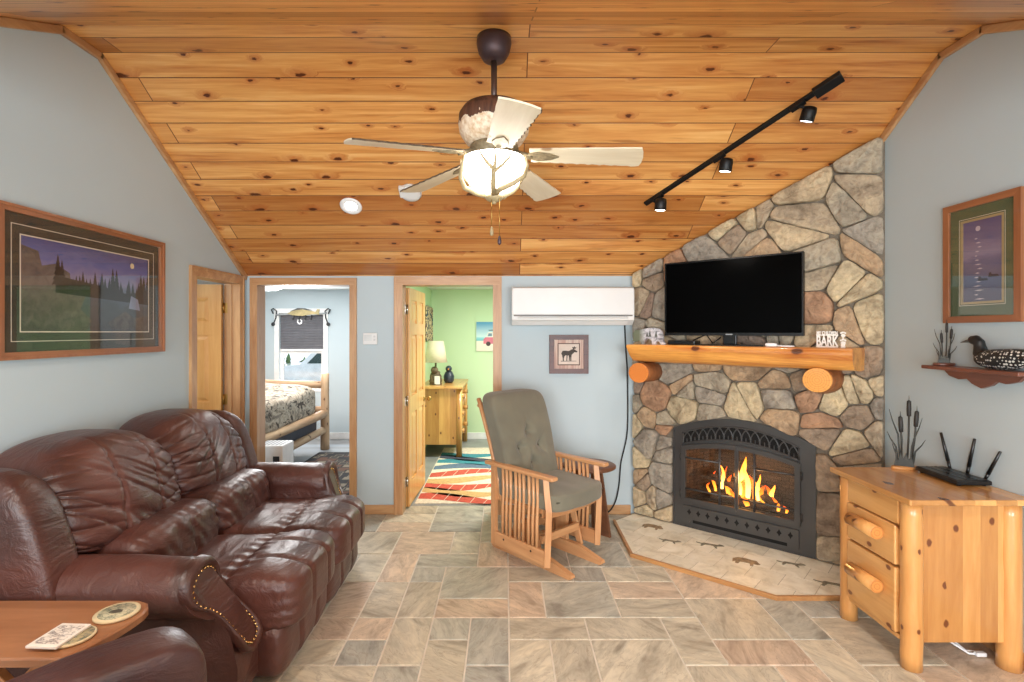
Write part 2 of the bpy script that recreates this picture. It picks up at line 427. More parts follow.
# floor: a modular pattern of stone-look tiles in one mesh
def floor_tiles():
    random.seed(5)
    u = 0.2165; x0, y0 = XL - 0.02, 0.2
    nx, ny = 23, 23
    used = [[False] * ny for _ in range(nx)]
    mb = MB(M_grout); mb.box2((XL, YF, -0.05), (XR, 4.96, -0.004))
    mb.use(M_tile)
    sizes = [((2, 2), 4), ((2, 1), 3), ((1, 2), 3), ((1, 1), 2)]
    for j in range(ny):
        for i in range(nx):
            if used[i][j]: continue
            opts = [(s, w) for s, w in sizes if i + s[0] <= nx and j + s[1] <= ny and all(not used[i + a][j + b] for a in range(s[0]) for b in range(s[1]))]
            tot = sum(w for _, w in opts); r = random.random() * tot
            for s, w in opts:
                r -= w
                if r <= 0: break
            for a in range(s[0]):
                for b in range(s[1]): used[i + a][j + b] = True
            xa, ya, xb, yb = x0 + i * u, y0 + j * u, x0 + (i + s[0]) * u, y0 + (j + s[1]) * u
            xb = min(xb, XR); xa = max(xa, XL); yb = min(yb, 4.96)
            if xb - xa < 0.03 or yb - ya < 0.03: continue
            g = 0.0042; b = 0.003
            vs = [(xa + g, ya + g, -0.004), (xb - g, ya + g, -0.004), (xb - g, yb - g, -0.004), (xa + g, yb - g, -0.004),
                  (xa + g + b, ya + g + b, 0), (xb - g - b, ya + g + b, 0), (xb - g - b, yb - g - b, 0), (xa + g + b, yb - g - b, 0)]
            mb.add(vs, [(0, 1, 5, 4), (1, 2, 6, 5), (2, 3, 7, 6), (3, 0, 4, 7), (4, 5, 6, 7)])
    mb.add([(XL, YF, 0), (XR, YF, 0), (XR, y0, 0), (XL, y0, 0)], [(0, 1, 2, 3)])
    return struct(mb, 'floor')
floor_tiles()

# ceiling: boards running across the room
def ceiling():
    mb = MB(M_ceil); o_ = 0.0; uvs = []
    kinks = PROF
    dist = [0.0]
    for (a, za), (b, zb) in zip(kinks, kinks[1:]): dist.append(dist[-1] + math.hypot(a - b, za - zb))
    vs = []; fs = []
    for (y, z) in kinks: vs += [(XL - 0.12, y, z), (XR + 0.12, y, z)]
    for i in range(len(kinks) - 1): fs.append((2 * i, 2 * i + 1, 2 * i + 3, 2 * i + 2))
    n = len(vs)
    vs += [(x, y, z + 0.12) for x, y, z in vs[:]]
    fs += [tuple(n + k for k in f)[::-1] for f in fs[:]]
    m = len(kinks)
    for i in range(m - 1):
        fs.append((2 * i, 2 * i + 2, n + 2 * i + 2, n + 2 * i)); fs.append((2 * i + 3, 2 * i + 1, n + 2 * i + 1, n + 2 * i + 3))
    mb.add(vs, fs)
    o = struct(mb, 'ceiling')
    me = o.data; uvl = me.uv_layers.new(name='boards')
    for p in me.polygons:
        for li in p.loop_indices:
            vi = me.loops[li].vertex_index; k = (vi % n) // 2
            uvl.data[li].uv = (me.vertices[vi].co.x, dist[k] + 0.06)
    return o
ceiling()

DW = 2.062     # head of the door openings
def wall_side(x0, x1, spans, name, mat):
    mb = MB(mat)
    for (a, b, lo) in spans:
        ys = sorted({a, b} | {y for y, _ in PROF if a < y < b})
        poly = [(a, lo), (b, lo)] + [(y, zceil(y) + 0.02) for y in reversed(ys)]
        mb.prism(poly, min(x0, x1), max(x0, x1), YZ(0))
    return struct(mb, name)
wall_side(XL - 0.12, XL, [(YF, 3.95, 0), (3.95, 4.61, DW + 0.01), (4.61, YB, 0)], 'wall_left', M_wall)
wall_side(XR, XR + 0.12, [(YF, YB + 0.13, 0)], 'wall_right', M_wall)
BD = (-2.226, -1.397)      # bedroom doorway
GD = (-0.919, -0.108)      # green room doorway
def wall_back():
    mb = MB(M_wall)
    for a, b, lo in ((-2.46, BD[0] - .01, 0), (BD[0] - .01, BD[1] + .01, DW + .01), (BD[1] + .01, GD[0] - .01, 0), (GD[0] - .01, GD[1] + .01, DW + .01), (GD[1] + .01, XR + 0.12, 0)):
        mb.box2((a, YB, lo), (b, YB + 0.065, 2.25))
    return struct(mb, 'wall_back')
wall_back()
def wall_front():
    mb = MB(M_wall)
    for a, b, z0, z1 in ((XL - .12, -2.15, 0, 2.8), (-2.15, -0.35, 2.5, 2.8), (-2.15, -0.35, 0, 0.5), (-0.35, 0.45, 0, 2.8), (0.45, 2.25, 2.4, 2.8), (2.25, XR + .12, 0, 2.8)):
        mb.box2((a, YF - 0.12, z0), (b, YF, z1))
    return struct(mb, 'wall_front')
wall_front()
for i, (a, b, z0, z1) in enumerate(((-2.15, -0.35, 0.5, 2.5), (0.45, 2.25, 0.0, 2.4))):  # unseen window and patio door, made up to bring in daylight
    mb = MB(M_trimw); P = lambda k: [(a + k, z0 + k), (b - k, z0 + k), (b - k, z1 - k), (a + k, z1 - k)]
    mb.ring(P(0), P(0.07), 0.0, 0.08, XZ(YF - 0.02))
    mb.box2(((a + b) / 2 - 0.03, YF - 0.09, z0), ((a + b) / 2 + 0.03, YF - 0.03, z1))
    w = struct(mb, 'window_%d' % (i + 2))
    g = MB(glass('window_glass')); g.box2((a + .07, YF - 0.065, z0 + .07), (b - .07, YF - 0.06, z1 - .07)); g.build('pane', w)

# trims
mb = MB(M_pineX)
mb.box2((XL, YB - 0.014, 0), (BD[0] - .06, YB, 0.085)); mb.rbox2((BD[1] + .062, YB - 0.014, 0), (GD[0] - .08, YB, 0.085), .004)
mb.rbox2((GD[1] + .075, YB - 0.014, 0), (1.13, YB, 0.085), .004)
struct(mb, 'baseboard_back')
mb = MB(M_pineY); mb.rbox2((XL, YF, 0), (XL + 0.014, 3.89, 0.085), .004); struct(mb, 'baseboard_left')
mb = MB(M_pineY); mb.rbox2((XR - 0.014, YF, 0), (XR, 3.45, 0.085), .004); struct(mb, 'baseboard_right')
def gable_trim(name, x, sg):
    mb = MB(M_pineY)
    for (a, za), (b, zb) in zip(PROF, PROF[1:]):
        d = Vector((0, b - a, zb - za)); L = d.length; d.normalize()
        M = frame((x + sg * 0.012, (a + b) / 2, (za + zb) / 2), d, (sg, 0, 0))
        mb.rbox((0, 0, (-0.022 if sg > 0 else 0.022)), (L + 0.012, 0.026, 0.044), 0.006, 2, M @ Matrix.Rotation(0, 4, 'X'))
    return struct(mb, name)
gable_trim('trim_left', XL, 1); gable_trim('trim_right', XR, -1)

# door casings ------------------------------------------------------------------
def casing_profile(mb, x0, x1, head, w, M, d=0.018):
    """Two legs and a head of stepped casing in local (x, z); extruded by d."""
    mb.use(M_pine)
    for (a, b) in ((x0 - w, x0), (x1, x1 + w)):
        mb.box2((a, 0, 0), (b, head + w, d), M)
        e = (a, a + 0.018) if a < x0 else (b - 0.018, b)
        mb.box2((e[0], 0, d), (e[1], head + w, d + 0.006), M)
    mb.use(M_pineX)
    mb.box2((x0 - w + 0.0005, head, 0), (x1 + w - 0.0005, head + w - 0.0005, d + 0.0006), M)
    mb.box2((x0 - w + 0.0005, head + w - 0.018, d), (x1 + w - 0.0005, head + w - 0.0002, d + 0.0068), M)
def panel_door(leaf, M, w, h, th=0.035):
    """Six-panel slab in local (x, z), face towards +depth; the raised panels are separate proud fields."""
    mb = MB(M_doorw)
    mb.box2((0, 0, -th / 2 + .013), (w, h, th / 2 - .013), M)
    st = 0.105
    for xa, xb in ((0, st), (w / 2 - st / 2, w / 2 + st / 2), (w - st, w)):
        mb.box2((xa, 0, -th / 2), (xb, h, th / 2), M)
    rails = [(0, 0.22), (0.86, 1.02), (1.60, 1.71), (h - 0.11, h)]
    cols = ((st, w / 2 - st / 2), (w / 2 + st / 2, w - st))
    for za, zb in rails:
        for xa, xb in cols:
            mb.box2((xa, za, -th / 2 + .0003), (xb, zb, th / 2 - .0003), M)
    for (z0, z1) in ((0.22, 0.86), (1.02, 1.60), (1.71, h - 0.11)):
        for (x0, x1) in cols:
            for sg in (-1, 1):
                o = [(x0 + .012, z0 + .012), (x1 - .012, z0 + .012), (x1 - .012, z1 - .012), (x0 + .012, z1 - .012)]
                i = [(x0 + .04, z0 + .04), (x1 - .04, z0 + .04), (x1 - .04, z1 - .04), (x0 + .04, z1 - .04)]
                vs = [(x, z, sg * (th / 2 - .013)) for x, z in o] + [(x, z, sg * (th / 2 - .002)) for x, z in i]
                mb.add(vs, [(0, 1, 5, 4), (1, 2, 6, 5), (2, 3, 7, 6), (3, 0, 4, 7), (4, 5, 6, 7)], False, M)
    return mb.build('leaf', leaf)

def hinge(mb, p, axis_z=0.09, r=0.007):
    mb.cyl((p[0], p[1], p[2] - axis_z / 2), (p[0], p[1], p[2] + axis_z / 2), r, n=10)
# door_1: in the left wall, leaf swung into the side room
d1 = bpy.data.objects.new('door_1', None); COL.objects.link(d1); d1.location = (XL, 4.28, 0); MW['door_1'] = Matrix.Translation((XL, 4.28, 0)); d1['kind'] = 'structure'
mb = MB(M_pine); M = YZ(XL); casing_profile(mb, 3.96, 4.60, DW, 0.075, M); mb.build('casing', d1)
mb = MB(M_pine); mb.box2((XL - .12, 3.945, 0), (XL, 3.96, DW)); mb.box2((XL - .12, 4.60, 0), (XL, 4.615, DW)); mb.box2((XL - .12, 3.96, DW), (XL, 4.60, DW + .012))
mb.box2((XL - .085, 4.588, 0), (XL - .05, 4.60, DW)); mb.build('jamb', d1)
leaf1 = frame((XL - .125, 4.575, 0.012), (-1, 0, 0), (0, 0, 1))       # faces the room (-Y? set below)
panel_door(d1, leaf1, 0.62, DW - 0.02)
for z in (0.25, 1.05, 1.85):
    mb = MB(M_brass); hinge(mb, (XL - .122, 4.592, z)); mb.box2((XL - .118, 4.5965, z - .045), (XL - .085, 4.599, z + .045)); mb.build('hinge', d1)
# door_2: cased opening to the bedroom
d2 = bpy.data.objects.new('door_2', None); COL.objects.link(d2); d2.location = (-1.81, YB, 0); MW['door_2'] = Matrix.Translation((-1.81, YB, 0)); d2['kind'] = 'structure'
mb = MB(M_pine); casing_profile(mb, BD[0], BD[1], DW, 0.064, XZ(YB)); mb.build('casing', d2)
mb = MB(M_pine); mb.box2((BD[0] - .015, YB, 0), (BD[0], YB + .145, DW)); mb.box2((BD[1], YB, 0), (BD[1] + .015, YB + .145, DW)); mb.use(M_pineX).box2((BD[0], YB, DW), (BD[1], YB + .145, DW + .012)); mb.build('jamb', d2)
# door_3: green room, leaf swung in against the left
d3 = bpy.data.objects.new('door_3', None); COL.objects.link(d3); d3.location = (-0.51, YB, 0); MW['door_3'] = Matrix.Translation((-0.51, YB, 0)); d3['kind'] = 'structure'
mb = MB(M_pine); casing_profile(mb, GD[0], GD[1], DW, 0.078, XZ(YB)); mb.build('casing', d3)
mb = MB(M_pine); mb.box2((GD[0] - .015, YB, 0), (GD[0], YB + .145, DW)); mb.box2((GD[1], YB, 0), (GD[1] + .015, YB + .145, DW)); mb.use(M_pineX).box2((GD[0], YB, DW), (GD[1], YB + .145, DW + .012)); mb.build('jamb', d3)
panel_door(d3, frame((GD[0] + .012, YB + .16, 0.012), (0.035, 1, 0), (0, 0, 1)), 0.78, DW - 0.02)
for z in (0.25, 1.0, 1.85):
    mb = MB(M_silver); hinge(mb, (GD[0] + .012, YB + .15, z)); mb.box2((GD[0], YB + .108, z - .045), (GD[0] + .003, YB + .146, z + .045)); mb.build('hinge', d3)
mb = MB(M_brass)
KX, KY, KZ = GD[0] + .055, YB + .16 + .71, 0.93
mb.cyl((KX - .006, KY, KZ), (KX + .006, KY, KZ), .03); mb.cyl((KX, KY, KZ), (KX + .04, KY, KZ), .01); mb.ell((KX + .055, KY, KZ), (.022, .028, .028)); mb.build('door_knob', d3)
# ------------------------------------------------------------------ rooms behind the doors
ZC2 = 2.29
M_bfloor = wood('grey_blue_plank_floor', (168, 176, 184), (132, 140, 150), 'X', 0.7, 0.35, strips=0.15, strip_axis='Y')
M_gfloor = plain('grey_floor_tile', (150, 152, 150), 0.4, var=0.12, scale=4)
YR = 8.05
mb = MB(M_bfloor); mb.box2((-5.3, 4.96, -0.05), (-1.2, YR, 0.0)); mb.box2((-5.3, 4.8, -0.05), (XL, 4.96, 0.0)); struct(mb, 'floor')
mb = MB(M_gfloor); mb.box2((-1.2, 4.96, -0.05), (2.6, YR, 0.0)); struct(mb, 'floor')
mb = MB(M_white); mb.box2((-5.3, YB + .145, ZC2), (2.6, YR, ZC2 + 0.05)); struct(mb, 'ceiling')
# bedroom far wall with window hole
WX0, WX1, WZ0, WZ1 = -3.46, -2.78, 0.80, 1.93
mb = MB(M_blue)
for a, b, z0, z1 in ((-5.3, WX0, 0, ZC2), (WX0, WX1, 0, WZ0), (WX0, WX1, WZ1, ZC2), (WX1, -1.26, 0, ZC2)):
    mb.box2((a, YR, z0), (b, YR + .12, z1))
struct(mb, 'wall_bedroom_far')
mb = MB(M_blue); mb.box2((-1.30, YB + .145, 0), (-1.21, YR, ZC2)); mb.box2((-5.4, YB + .145, 0), (-5.3, YR, ZC2))
mb.box2((-5.3, YB + .08, 0), (BD[0] - .015, YB + .145, ZC2)); mb.box2((BD[1] + .015, YB + .08, 0), (-1.30, YB + .145, ZC2)); mb.box2((BD[0] - .015, YB + .08, DW + .012), (BD[1] + .015, YB + .145, ZC2))
struct(mb, 'wall_bedroom_near')
mb = MB(M_trimw); mb.rbox2((-5.3, YR - .015, 0), (-1.30, YR, 0.10), .004); struct(mb, 'baseboard_bedroom')
# green room walls
mb = MB(M_green)
mb.box2((-1.21, YR, 0), (2.6, YR + .12, ZC2)); mb.box2((2.6, YB + .145, 0), (2.7, YR, ZC2))
mb.box2((GD[1] + .015, YB + .08, 0), (2.6, YB + .145, ZC2)); mb.box2((-1.12, YB + .08, 0), (GD[0] - .015, YB + .145, ZC2)); mb.box2((GD[0] - .015, YB + .08, DW + .012), (GD[1] + .015, YB + .145, ZC2))
struct(mb, 'wall_green_room')
mb = MB(M_green); mb.box2((-1.21, YB + .08, 0), (-1.13, YR, ZC2)); struct(mb, 'wall_green_room_left')
mb = MB(M_trimw); mb.rbox2((-1.13, YR - .015, 0), (2.6, YR, 0.10), .004); struct(mb, 'baseboard_green_room')
# side room behind door_1
mb = MB(M_white)
mb.box2((-4.0, 2.6, 0), (-3.9, YB + .08, 2.2)); mb.box2((-4.0, 2.5, 0), (XL - .12, 2.6, 2.2)); mb.box2((-4.0, YB, 0), (XL - .12, YB + .08, 2.2))
struct(mb, 'wall_side_room')
mb = MB(M_white); mb.box2((-4.0, 2.5, 2.2), (XL - .12, YB + .08, 2.25)); struct(mb, 'ceiling')
mb = MB(M_bfloor); mb.box2((-4.0, 2.5, -.05), (XL, YB + .08, -0.001)); struct(mb, 'floor')

# ------------------------------------------------------------------ bedroom window, shade and what is outside
w1 = bpy.data.objects.new('window_1', None); COL.objects.link(w1); w1.location = ((WX0 + WX1) / 2, YR, WZ0); MW['window_1'] = Matrix.Translation(w1.location); w1['kind'] = 'structure'
def rect(x0, x1, z0, z1): return [(x0, z0), (x1, z0), (x1, z1), (x0, z1)]
mb = MB(M_trimw)
mb.ring(rect(WX0 - .07, WX1 + .07, WZ0 - .07, WZ1 + .07), rect(WX0, WX1, WZ0, WZ1), 0, 0.02, XZ(YR)); mb.build('window_frame', w1)
mb = MB(M_trimw)
mb.ring(rect(WX0, WX1, WZ0, 1.36), rect(WX0 + .05, WX1 - .05, WZ0 + .06, 1.31), 0, 0.03, XZ(YR + .07))
mb.ring(rect(WX0, WX1, 1.33, WZ1), rect(WX0 + .05, WX1 - .05, 1.38, WZ1 - .05), 0, 0.03, XZ(YR + .10)); mb.build('sash', w1)
mb = MB(glass('bedroom_window_glass')); mb.box2((WX0 + .05, YR + .054, WZ0 + .06), (WX1 - .05, YR + .058, 1.31)); mb.box2((WX0 + .05, YR + .084, 1.38), (WX1 - .05, YR + .088, WZ1 - .05)); mb.build('pane', w1)
mb = MB(M_trimw); mb.rbox2((WX0 - .09, YR - .05, WZ0 - .03), (WX1 + .09, YR, WZ0), .005); mb.build('window_sill', w1)
sh = thing('window_shade', 'grey pleated shade pulled halfway down the bedroom window', 'shade', ((WX0 + WX1) / 2, YR + .02, 1.35))
mb = MB(plain('grey_pleated_fabric', (118, 118, 124), 0.8))
pts = []
zz = 1.375
i = 0
while zz < 1.92:
    pts.append((YR + .015 + (0.012 if i % 2 else 0.0), zz)); zz += 0.0125; i += 1
mb.grid([[(WX0 + .01, y, z) for y, z in pts], [(WX1 - .01, y, z) for y, z in pts]], False); mb.build('pleated_fabric', sh)
mb = MB(M_trimw); mb.rbox2((WX0 + .008, YR + .008, 1.345), (WX1 - .008, YR + .034, 1.378), .005); mb.build('bottom_rail', sh)
mb = MB(M_trimw); mb.rbox2((WX0 + .008, YR + .008, 1.905), (WX1 - .008, YR + .04, 1.928), .004); mb.build('head_rail', sh)
M_gnd = plain('gravel_yard', (150, 150, 142), 0.9, var=0.2, scale=20)
mb = MB(M_gnd); mb.box2((-20, YR + .12, -0.25), (12, 30, -0.2)); struct(mb, 'ground')
# the white car parked outside
car = thing('car', 'white car parked outside beyond the bedroom window', 'car', (-3.05, 11.2, -0.08))
M_cw = plain('white_car_paint', (238, 240, 240), 0.2, coat=0.8); M_cg = plain('dark_green_car_glass', (40, 62, 58), 0.08); M_tyre = plain('black_tyre', (25, 25, 26), 0.8)
side = [(-2.2, .35), (-2.25, .8), (-1.9, 1.0), (-1.0, 1.08), (-.45, 1.62), (1.35, 1.66), (1.95, 1.12), (2.25, 1.05), (2.3, .4), (1.9, .32), (-1.8, .32)]
mb = MB(M_cw); mb.prism(side, -0.85, 0.85, Matrix.Translation((-3.05, 11.2, -.08)) @ XZ(0)); mb.build('body', car)
for nm, poly in (('side_window', [(-.85, 1.1), (-.4, 1.55), (.3, 1.57), (.3, 1.1)]), ('side_window', [(.4, 1.1), (.4, 1.57), (1.28, 1.58), (1.65, 1.12)])):
    mb = MB(M_cg); mb.prism(poly, .84, .856, Matrix.Translation((-3.05, 11.2, -.08)) @ XZ(0)); mb.build(nm, car)
for x in (-1.35, 1.4):
    for y in (-.82, .82):
        mb = MB(M_tyre); mb.cyl((-3.05 + x, 11.2 + y - .1, .24), (-3.05 + x, 11.2 + y + .1, .24), .42, n=24)
        mb.use(M_silver).cyl((-3.05 + x, 11.2 + y - .106, .24), (-3.05 + x, 11.2 + y + .106, .24), .24, n=20); mb.build('wheel', car)
random.seed(3)
hd = MB(plain('hedge_leaf_green', (96, 128, 72), 0.8, var=0.3, scale=12))
for i in range(420):
    p = Vector((random.uniform(-9, 0), random.uniform(14.4, 15.4), random.uniform(-.2, 2.4))); a = Euler((random.random() * 6, random.random() * 6, random.random() * 6)).to_matrix().to_4x4()
    hd.add([(-.16, 0, 0), (0, -.09, 0.02), (.2, 0, 0), (0, .09, 0.02)], [(0, 1, 2, 3)], False, Matrix.Translation(p) @ a)
tag(hd.build('hedge'), 'green hedge beyond the white car outside the window', 'hedge', kind='stuff')

# ------------------------------------------------------------------ bedroom contents
lp = thing('ceiling_lamp', 'white flush dome lamp on the bedroom ceiling', 'ceiling lamp', (-3.25, 7.2, ZC2))
mb = MB(emit('bedroom_dome_glow', (255, 255, 255), 3.0)); mb.lathe([(.02, -.085), (.12, -.075), (.19, -.045), (.21, -.012)], (-3.25, 7.2, ZC2), 28); mb.build('shade', lp)
mb = MB(M_trimw); mb.lathe([(.215, -.015), (.215, -.0005)], (-3.25, 7.2, ZC2), 28); mb.build('base', lp)

M_log = wood('peeled_log', (206, 174, 138), (160, 124, 92), 'Z', 0.8, 0.6, knots=0.8, knot_col=(96, 62, 40))
M_logY = wood('peeled_log_long', (206, 174, 138), (160, 124, 92), 'Y', 0.8, 0.6, knots=0.8, knot_col=(96, 62, 40))
bed = thing('log_bed', 'rustic log bed with patterned quilt in the room behind the left doorway', 'bed', (-3.3, 6.2, 0))
def log(mb, p, q, r0, r1=None, n=14, wob=0.06):
    r1 = r0 if r1 is None else r1; p, q = Vector(p), Vector(q); pts = []; rs = []
    for i in range(9):
        f = i / 8; w = noise.noise_vector(p * 3 + q + Vector((i * .9, 0, 0))) * r0 * wob
        pts.append(p.lerp(q, f) + w); rs.append((r0 + (r1 - r0) * f) * (1 + wob * noise.noise(Vector((i * 1.3, p.x, p.y)))))
    return mb.tube(pts, rs, n)
for (x, y, h) in ((-2.52, 7.35, 1.06), (-4.05, 7.35, 1.06), (-2.55, 5.15, .75), (-4.05, 5.15, .75)):
    mb = MB(M_log); log(mb, (x, y, 0), (x, y, h), .062, .055); mb.build('post', bed)
M_logX = wood('peeled_log_across', (206, 174, 138), (160, 124, 92), 'X', 0.8, 0.6, knots=0.8, knot_col=(96, 62, 40))
mb = MB(M_logX); log(mb, (-4.05, 7.35, .93), (-2.55, 7.35, .90), .065, .05); log(mb, (-4.05, 7.35, .55), (-2.55, 7.35, .55), .05)
mb.use(M_log)
for x in (-3.8, -3.5, -3.2, -2.9): log(mb, (x, 7.35, .55), (x, 7.35, .9), .03)
mb.build('headboard', bed)
mb = MB(M_logX); log(mb, (-4.05, 5.15, .65), (-2.55, 5.15, .65), .05); mb.build('footboard', bed)
for z, r in ((.50, .06), (.27, .05)):
    mb = MB(M_logY); log(mb, (-2.53, 7.35, z), (-2.57, 5.15, z), r, r * .9); mb.build('side_rail', bed)
mb = MB(plain('dark_bed_valance', (84, 84, 92), 0.9)); mb.box2((-4.0, 5.2, .24), (-2.62, 7.3, .46)); mb.build('box_spring', bed)
def quilt_mat():
    t = NT('woodland_print_quilt'); t.setv(rough=0.9)
    v = t.coord('Object', (3.2, 3.2, 5)); a = t.noise(v, 1.5, 3, 0.55, 1.6); b = t.noise(v, 3.2, 3, 0.6, 1.0)
    c = t.ramp(a, [(0.30, lin((104, 94, 82))), (0.42, lin((160, 146, 128))), (0.52, lin((184, 172, 154))), (0.62, lin((138, 126, 112))), (0.72, lin((88, 86, 78)))], 'EASE')
    t.col(t.mix(t.ramp(b, [(0.56, (0, 0, 0, 1)), (0.6, (1, 1, 1, 1))]), c, lin((72, 64, 56)))); t.bump(b, 0.3, 0.01); return t.m
mb = MB(quilt_mat())
def qf(w, q):
    e = noise.noise(Vector((w.x * 3, w.y * 3, 1))) * .035
    return (w.x + noise.noise(w * 4) * .02, w.y, w.z + e * (1 if q.z > -.2 else .3) + .05 * math.exp(-((w.y - .72) / .25) ** 2) * max(0, q.z))
mb.puff((-3.28, 6.25, .70), (1.5, 2.12, .42), 6, 18, qf); mb.build('quilt', bed)

bx = thing('air_purifier', 'white square appliance with a dark panel beside the log bed', 'appliance', (-2.24, 5.11, 0))
mb = MB(plain('white_plastic', (236, 237, 238), 0.4)); mb.rbox2((-2.37, 4.98, .0), (-2.11, 5.25, .56), .012); mb.build('body', bx)
mb = MB(plain('dark_grille', (44, 48, 54), 0.5)); mb.rbox2((-2.20, 4.974, .24), (-2.14, 4.98, .46), .002); mb.build('front_panel', bx)
mb = MB(plain('grey_vent', (150, 152, 156), 0.5))
for i in range(6): mb.box2((-2.345 + i * .038, 5.01, .56), (-2.33 + i * .038, 5.22, .5635))
mb.build('top_vent', bx)

def rug_dark():
    t = NT('dark_lodge_rug'); t.setv(rough=0.95)
    v = t.coord('Object', (5.5, 5.5, 1)); vo = t.n('ShaderNodeTexVoronoi', distance='CHEBYCHEV'); vo.inputs['Scale'].default_value = 1.3; vo.inputs['Randomness'].default_value = .7; t.l(v, vo.inputs['Vector'])
    c = t.ramp(vo.outputs['Distance'], [(0.0, lin((150, 138, 118))), (0.16, lin((60, 58, 56))), (0.3, lin((126, 116, 100))), (0.38, lin((48, 46, 48))), (0.55, lin((96, 70, 58)))], 'CONSTANT')
    t.col(c); t.bump(t.noise(t.coord('Object'), 250, 2), 0.3, 0.003); return t.m
rg = thing('rug', 'dark patterned rug on the floor beside the log bed', 'rug', (-1.95, 6.2, 0))
mb = MB(rug_dark()); mb.rbox2((-2.5, 5.28, .0005), (-1.36, 7.1, .012), .004); mb.build('pile', rg)
mb = MB(plain('dark_rug_binding', (40, 38, 38), .95)); mb.ring([(-2.52, 5.26), (-1.34, 5.26), (-1.34, 7.12), (-2.52, 7.12)], [(-2.5, 5.28), (-1.36, 5.28), (-1.36, 7.1), (-2.5, 7.1)], .0005, .0115); mb.build('binding', rg)

# fish plaque above the bedroom window
fp = thing('fish_plaque', 'carved fish hook rack hung over the bedroom window', 'wall decoration', (-3.12, YR - .03, 1.93))
M_dk = plain('dark_iron_hook', (60, 60, 62), 0.5, 0.4)
mb = MB(plain('golden_fish_paint', (196, 178, 130), 0.45, var=.2))
Mp = XZ(YR - .03)
fish = [(-3.32, 1.92), (-3.24, 1.965), (-3.1, 1.985), (-2.97, 1.965), (-2.89, 1.945), (-2.86, 1.99), (-2.83, 1.985), (-2.84, 1.94), (-2.83, 1.90), (-2.87, 1.91), (-2.95, 1.91), (-3.1, 1.885), (-3.24, 1.895)]
mb.prism(fish, -.012, .02, Mp); mb.use(plain('dark_fish_back', (92, 92, 92), .5)).prism([(-3.28, 1.955), (-3.16, 2.005), (-3.05, 2.0), (-2.95, 1.972), (-3.1, 1.988)], -.01, .022, Mp); mb.build('fish', fp)
mb = MB(plain('silver_birch_branch', (170, 174, 176), .6)); mb.tube([(-3.5, YR - .035, 1.90), (-3.3, YR - .03, 1.915), (-3.0, YR - .03, 1.90), (-2.72, YR - .035, 1.93)], .013, 8); mb.build('branch', fp)
for x in (-3.22, -3.13, -3.04, -2.95):
    mb = MB(M_dk); mb.tube([(x, YR - .035, 1.90), (x, YR - .04, 1.84), (x, YR - .075, 1.82), (x, YR - .085, 1.845)], .008, 8); mb.build('hook', fp)
for s_, x in ((-1, -3.54), (1, -2.70)):
    mb = MB(M_dk); mb.tube([(x, YR - .03, 1.92), (x + s_ * .03, YR - .03, 1.98), (x + s_ * .0, YR - .03, 2.0), (x - s_ * .05, YR - .03, 1.96), (x - s_ * .04, YR - .03, 1.86), (x - s_ * .01, YR - .03, 1.78)], .01, 8); mb.ell((x, YR - .035, 1.76), (.03, .015, .03)); mb.build('lure', fp)
mb = MB(M_trimw); tor = [(-3.13 + .03 * math.cos(a), YR - .05, 1.80 + .03 * math.sin(a)) for a in [i * PI / 8 for i in range(17)]]; mb.tube(tor, .01, 8); mb.build('ring', fp)

# ------------------------------------------------------------------ green room contents
M_knotty = wood('honey_pine_dresser', (222, 174, 104), (188, 132, 68), 'Z', 0.8, 0.35, knots=0.9, strips=0.14, strip_axis='X', coat=.3)
M_knottyf = wood('honey_pine_drawer', (222, 174, 104), (188, 132, 68), 'Y', 0.8, 0.35, knots=0.9, coat=.3)
M_kend = plain('dark_knob_end', (118, 64, 36), .4)
ds = thing('dresser', 'knotty pine dresser with round knobs in the green room', 'dresser', (-.86, 7.35, 0))
mb = MB(M_knotty); mb.box2((-1.10, 6.85, .17), (-.62, 7.85, .90)); mb.build('body', ds)
for x in (-1.08, -.60):
    for y in (6.87, 7.83):
        mb = MB(M_knotty); mb.tube([(x, y, .0145 if y < 7.3 or x > -.7 else .0), (x, y, .9)], .04, 14); mb.build('leg', ds)
mb = MB(M_knottyf); mb.rbox2((-1.125, 6.79, .90), (-.55, 7.9, .935), .008); mb.build('top', ds)
for z0, z1 in ((.20, .42), (.44, .66), (.68, .88)):
    mb = MB(M_knottyf); mb.rbox2((-.62, 6.93, z0), (-.60, 7.77, z1), .006); d = mb.build('drawer', ds)
    for y in (7.08, 7.62):
        mb = MB(M_knottyf); mb.cyl((-.60, y, (z0 + z1) / 2), (-.545, y, (z0 + z1) / 2), .03, n=14); mb.use(M_kend).cyl((-.545, y, (z0 + z1) / 2), (-.54, y, (z0 + z1) / 2), .03, n=14); mb.build('knob', d)
tl = thing('table_lamp', 'cream shaded lamp with carved base on the pine dresser', 'lamp', (-.93, 7.05, .935))
def shade_mat():
    t = NT('linen_lamp_shade'); t.setv(rough=.8); t.col(t.ramp(t.noise(t.coord('Object', (1, 1, 30)), 20, 2), [(.3, lin((206, 192, 162))), (.7, lin((222, 210, 182)))])); return t.m
mb = MB(shade_mat()); mb.lathe([(.155, .30), (.105, .585), (.102, .585), (.15, .302)], (-.93, 7.05, .935), 28); mb.build('lamp_shade', tl)
mb = MB(plain('carved_wood_base', (104, 88, 62), .7, var=.35, scale=30))
mb.puff((-.93, 7.05, 1.03), (.15, .15, .19), 3, 10, lambda w, q: (w.x * (1 - .25 * q.z) + noise.noise(w * 30) * .012, w.y * (1 - .25 * q.z), w.z)); mb.ell((-.94, 7.0, 1.13), (.05, .05, .05)); mb.cyl((-.93, 7.05, 1.1), (-.93, 7.05, 1.26), .012); mb.lathe([(.085, 0), (.085, .018), (.07, .022)], (-.93, 7.05, .935)); mb.build('base', tl)
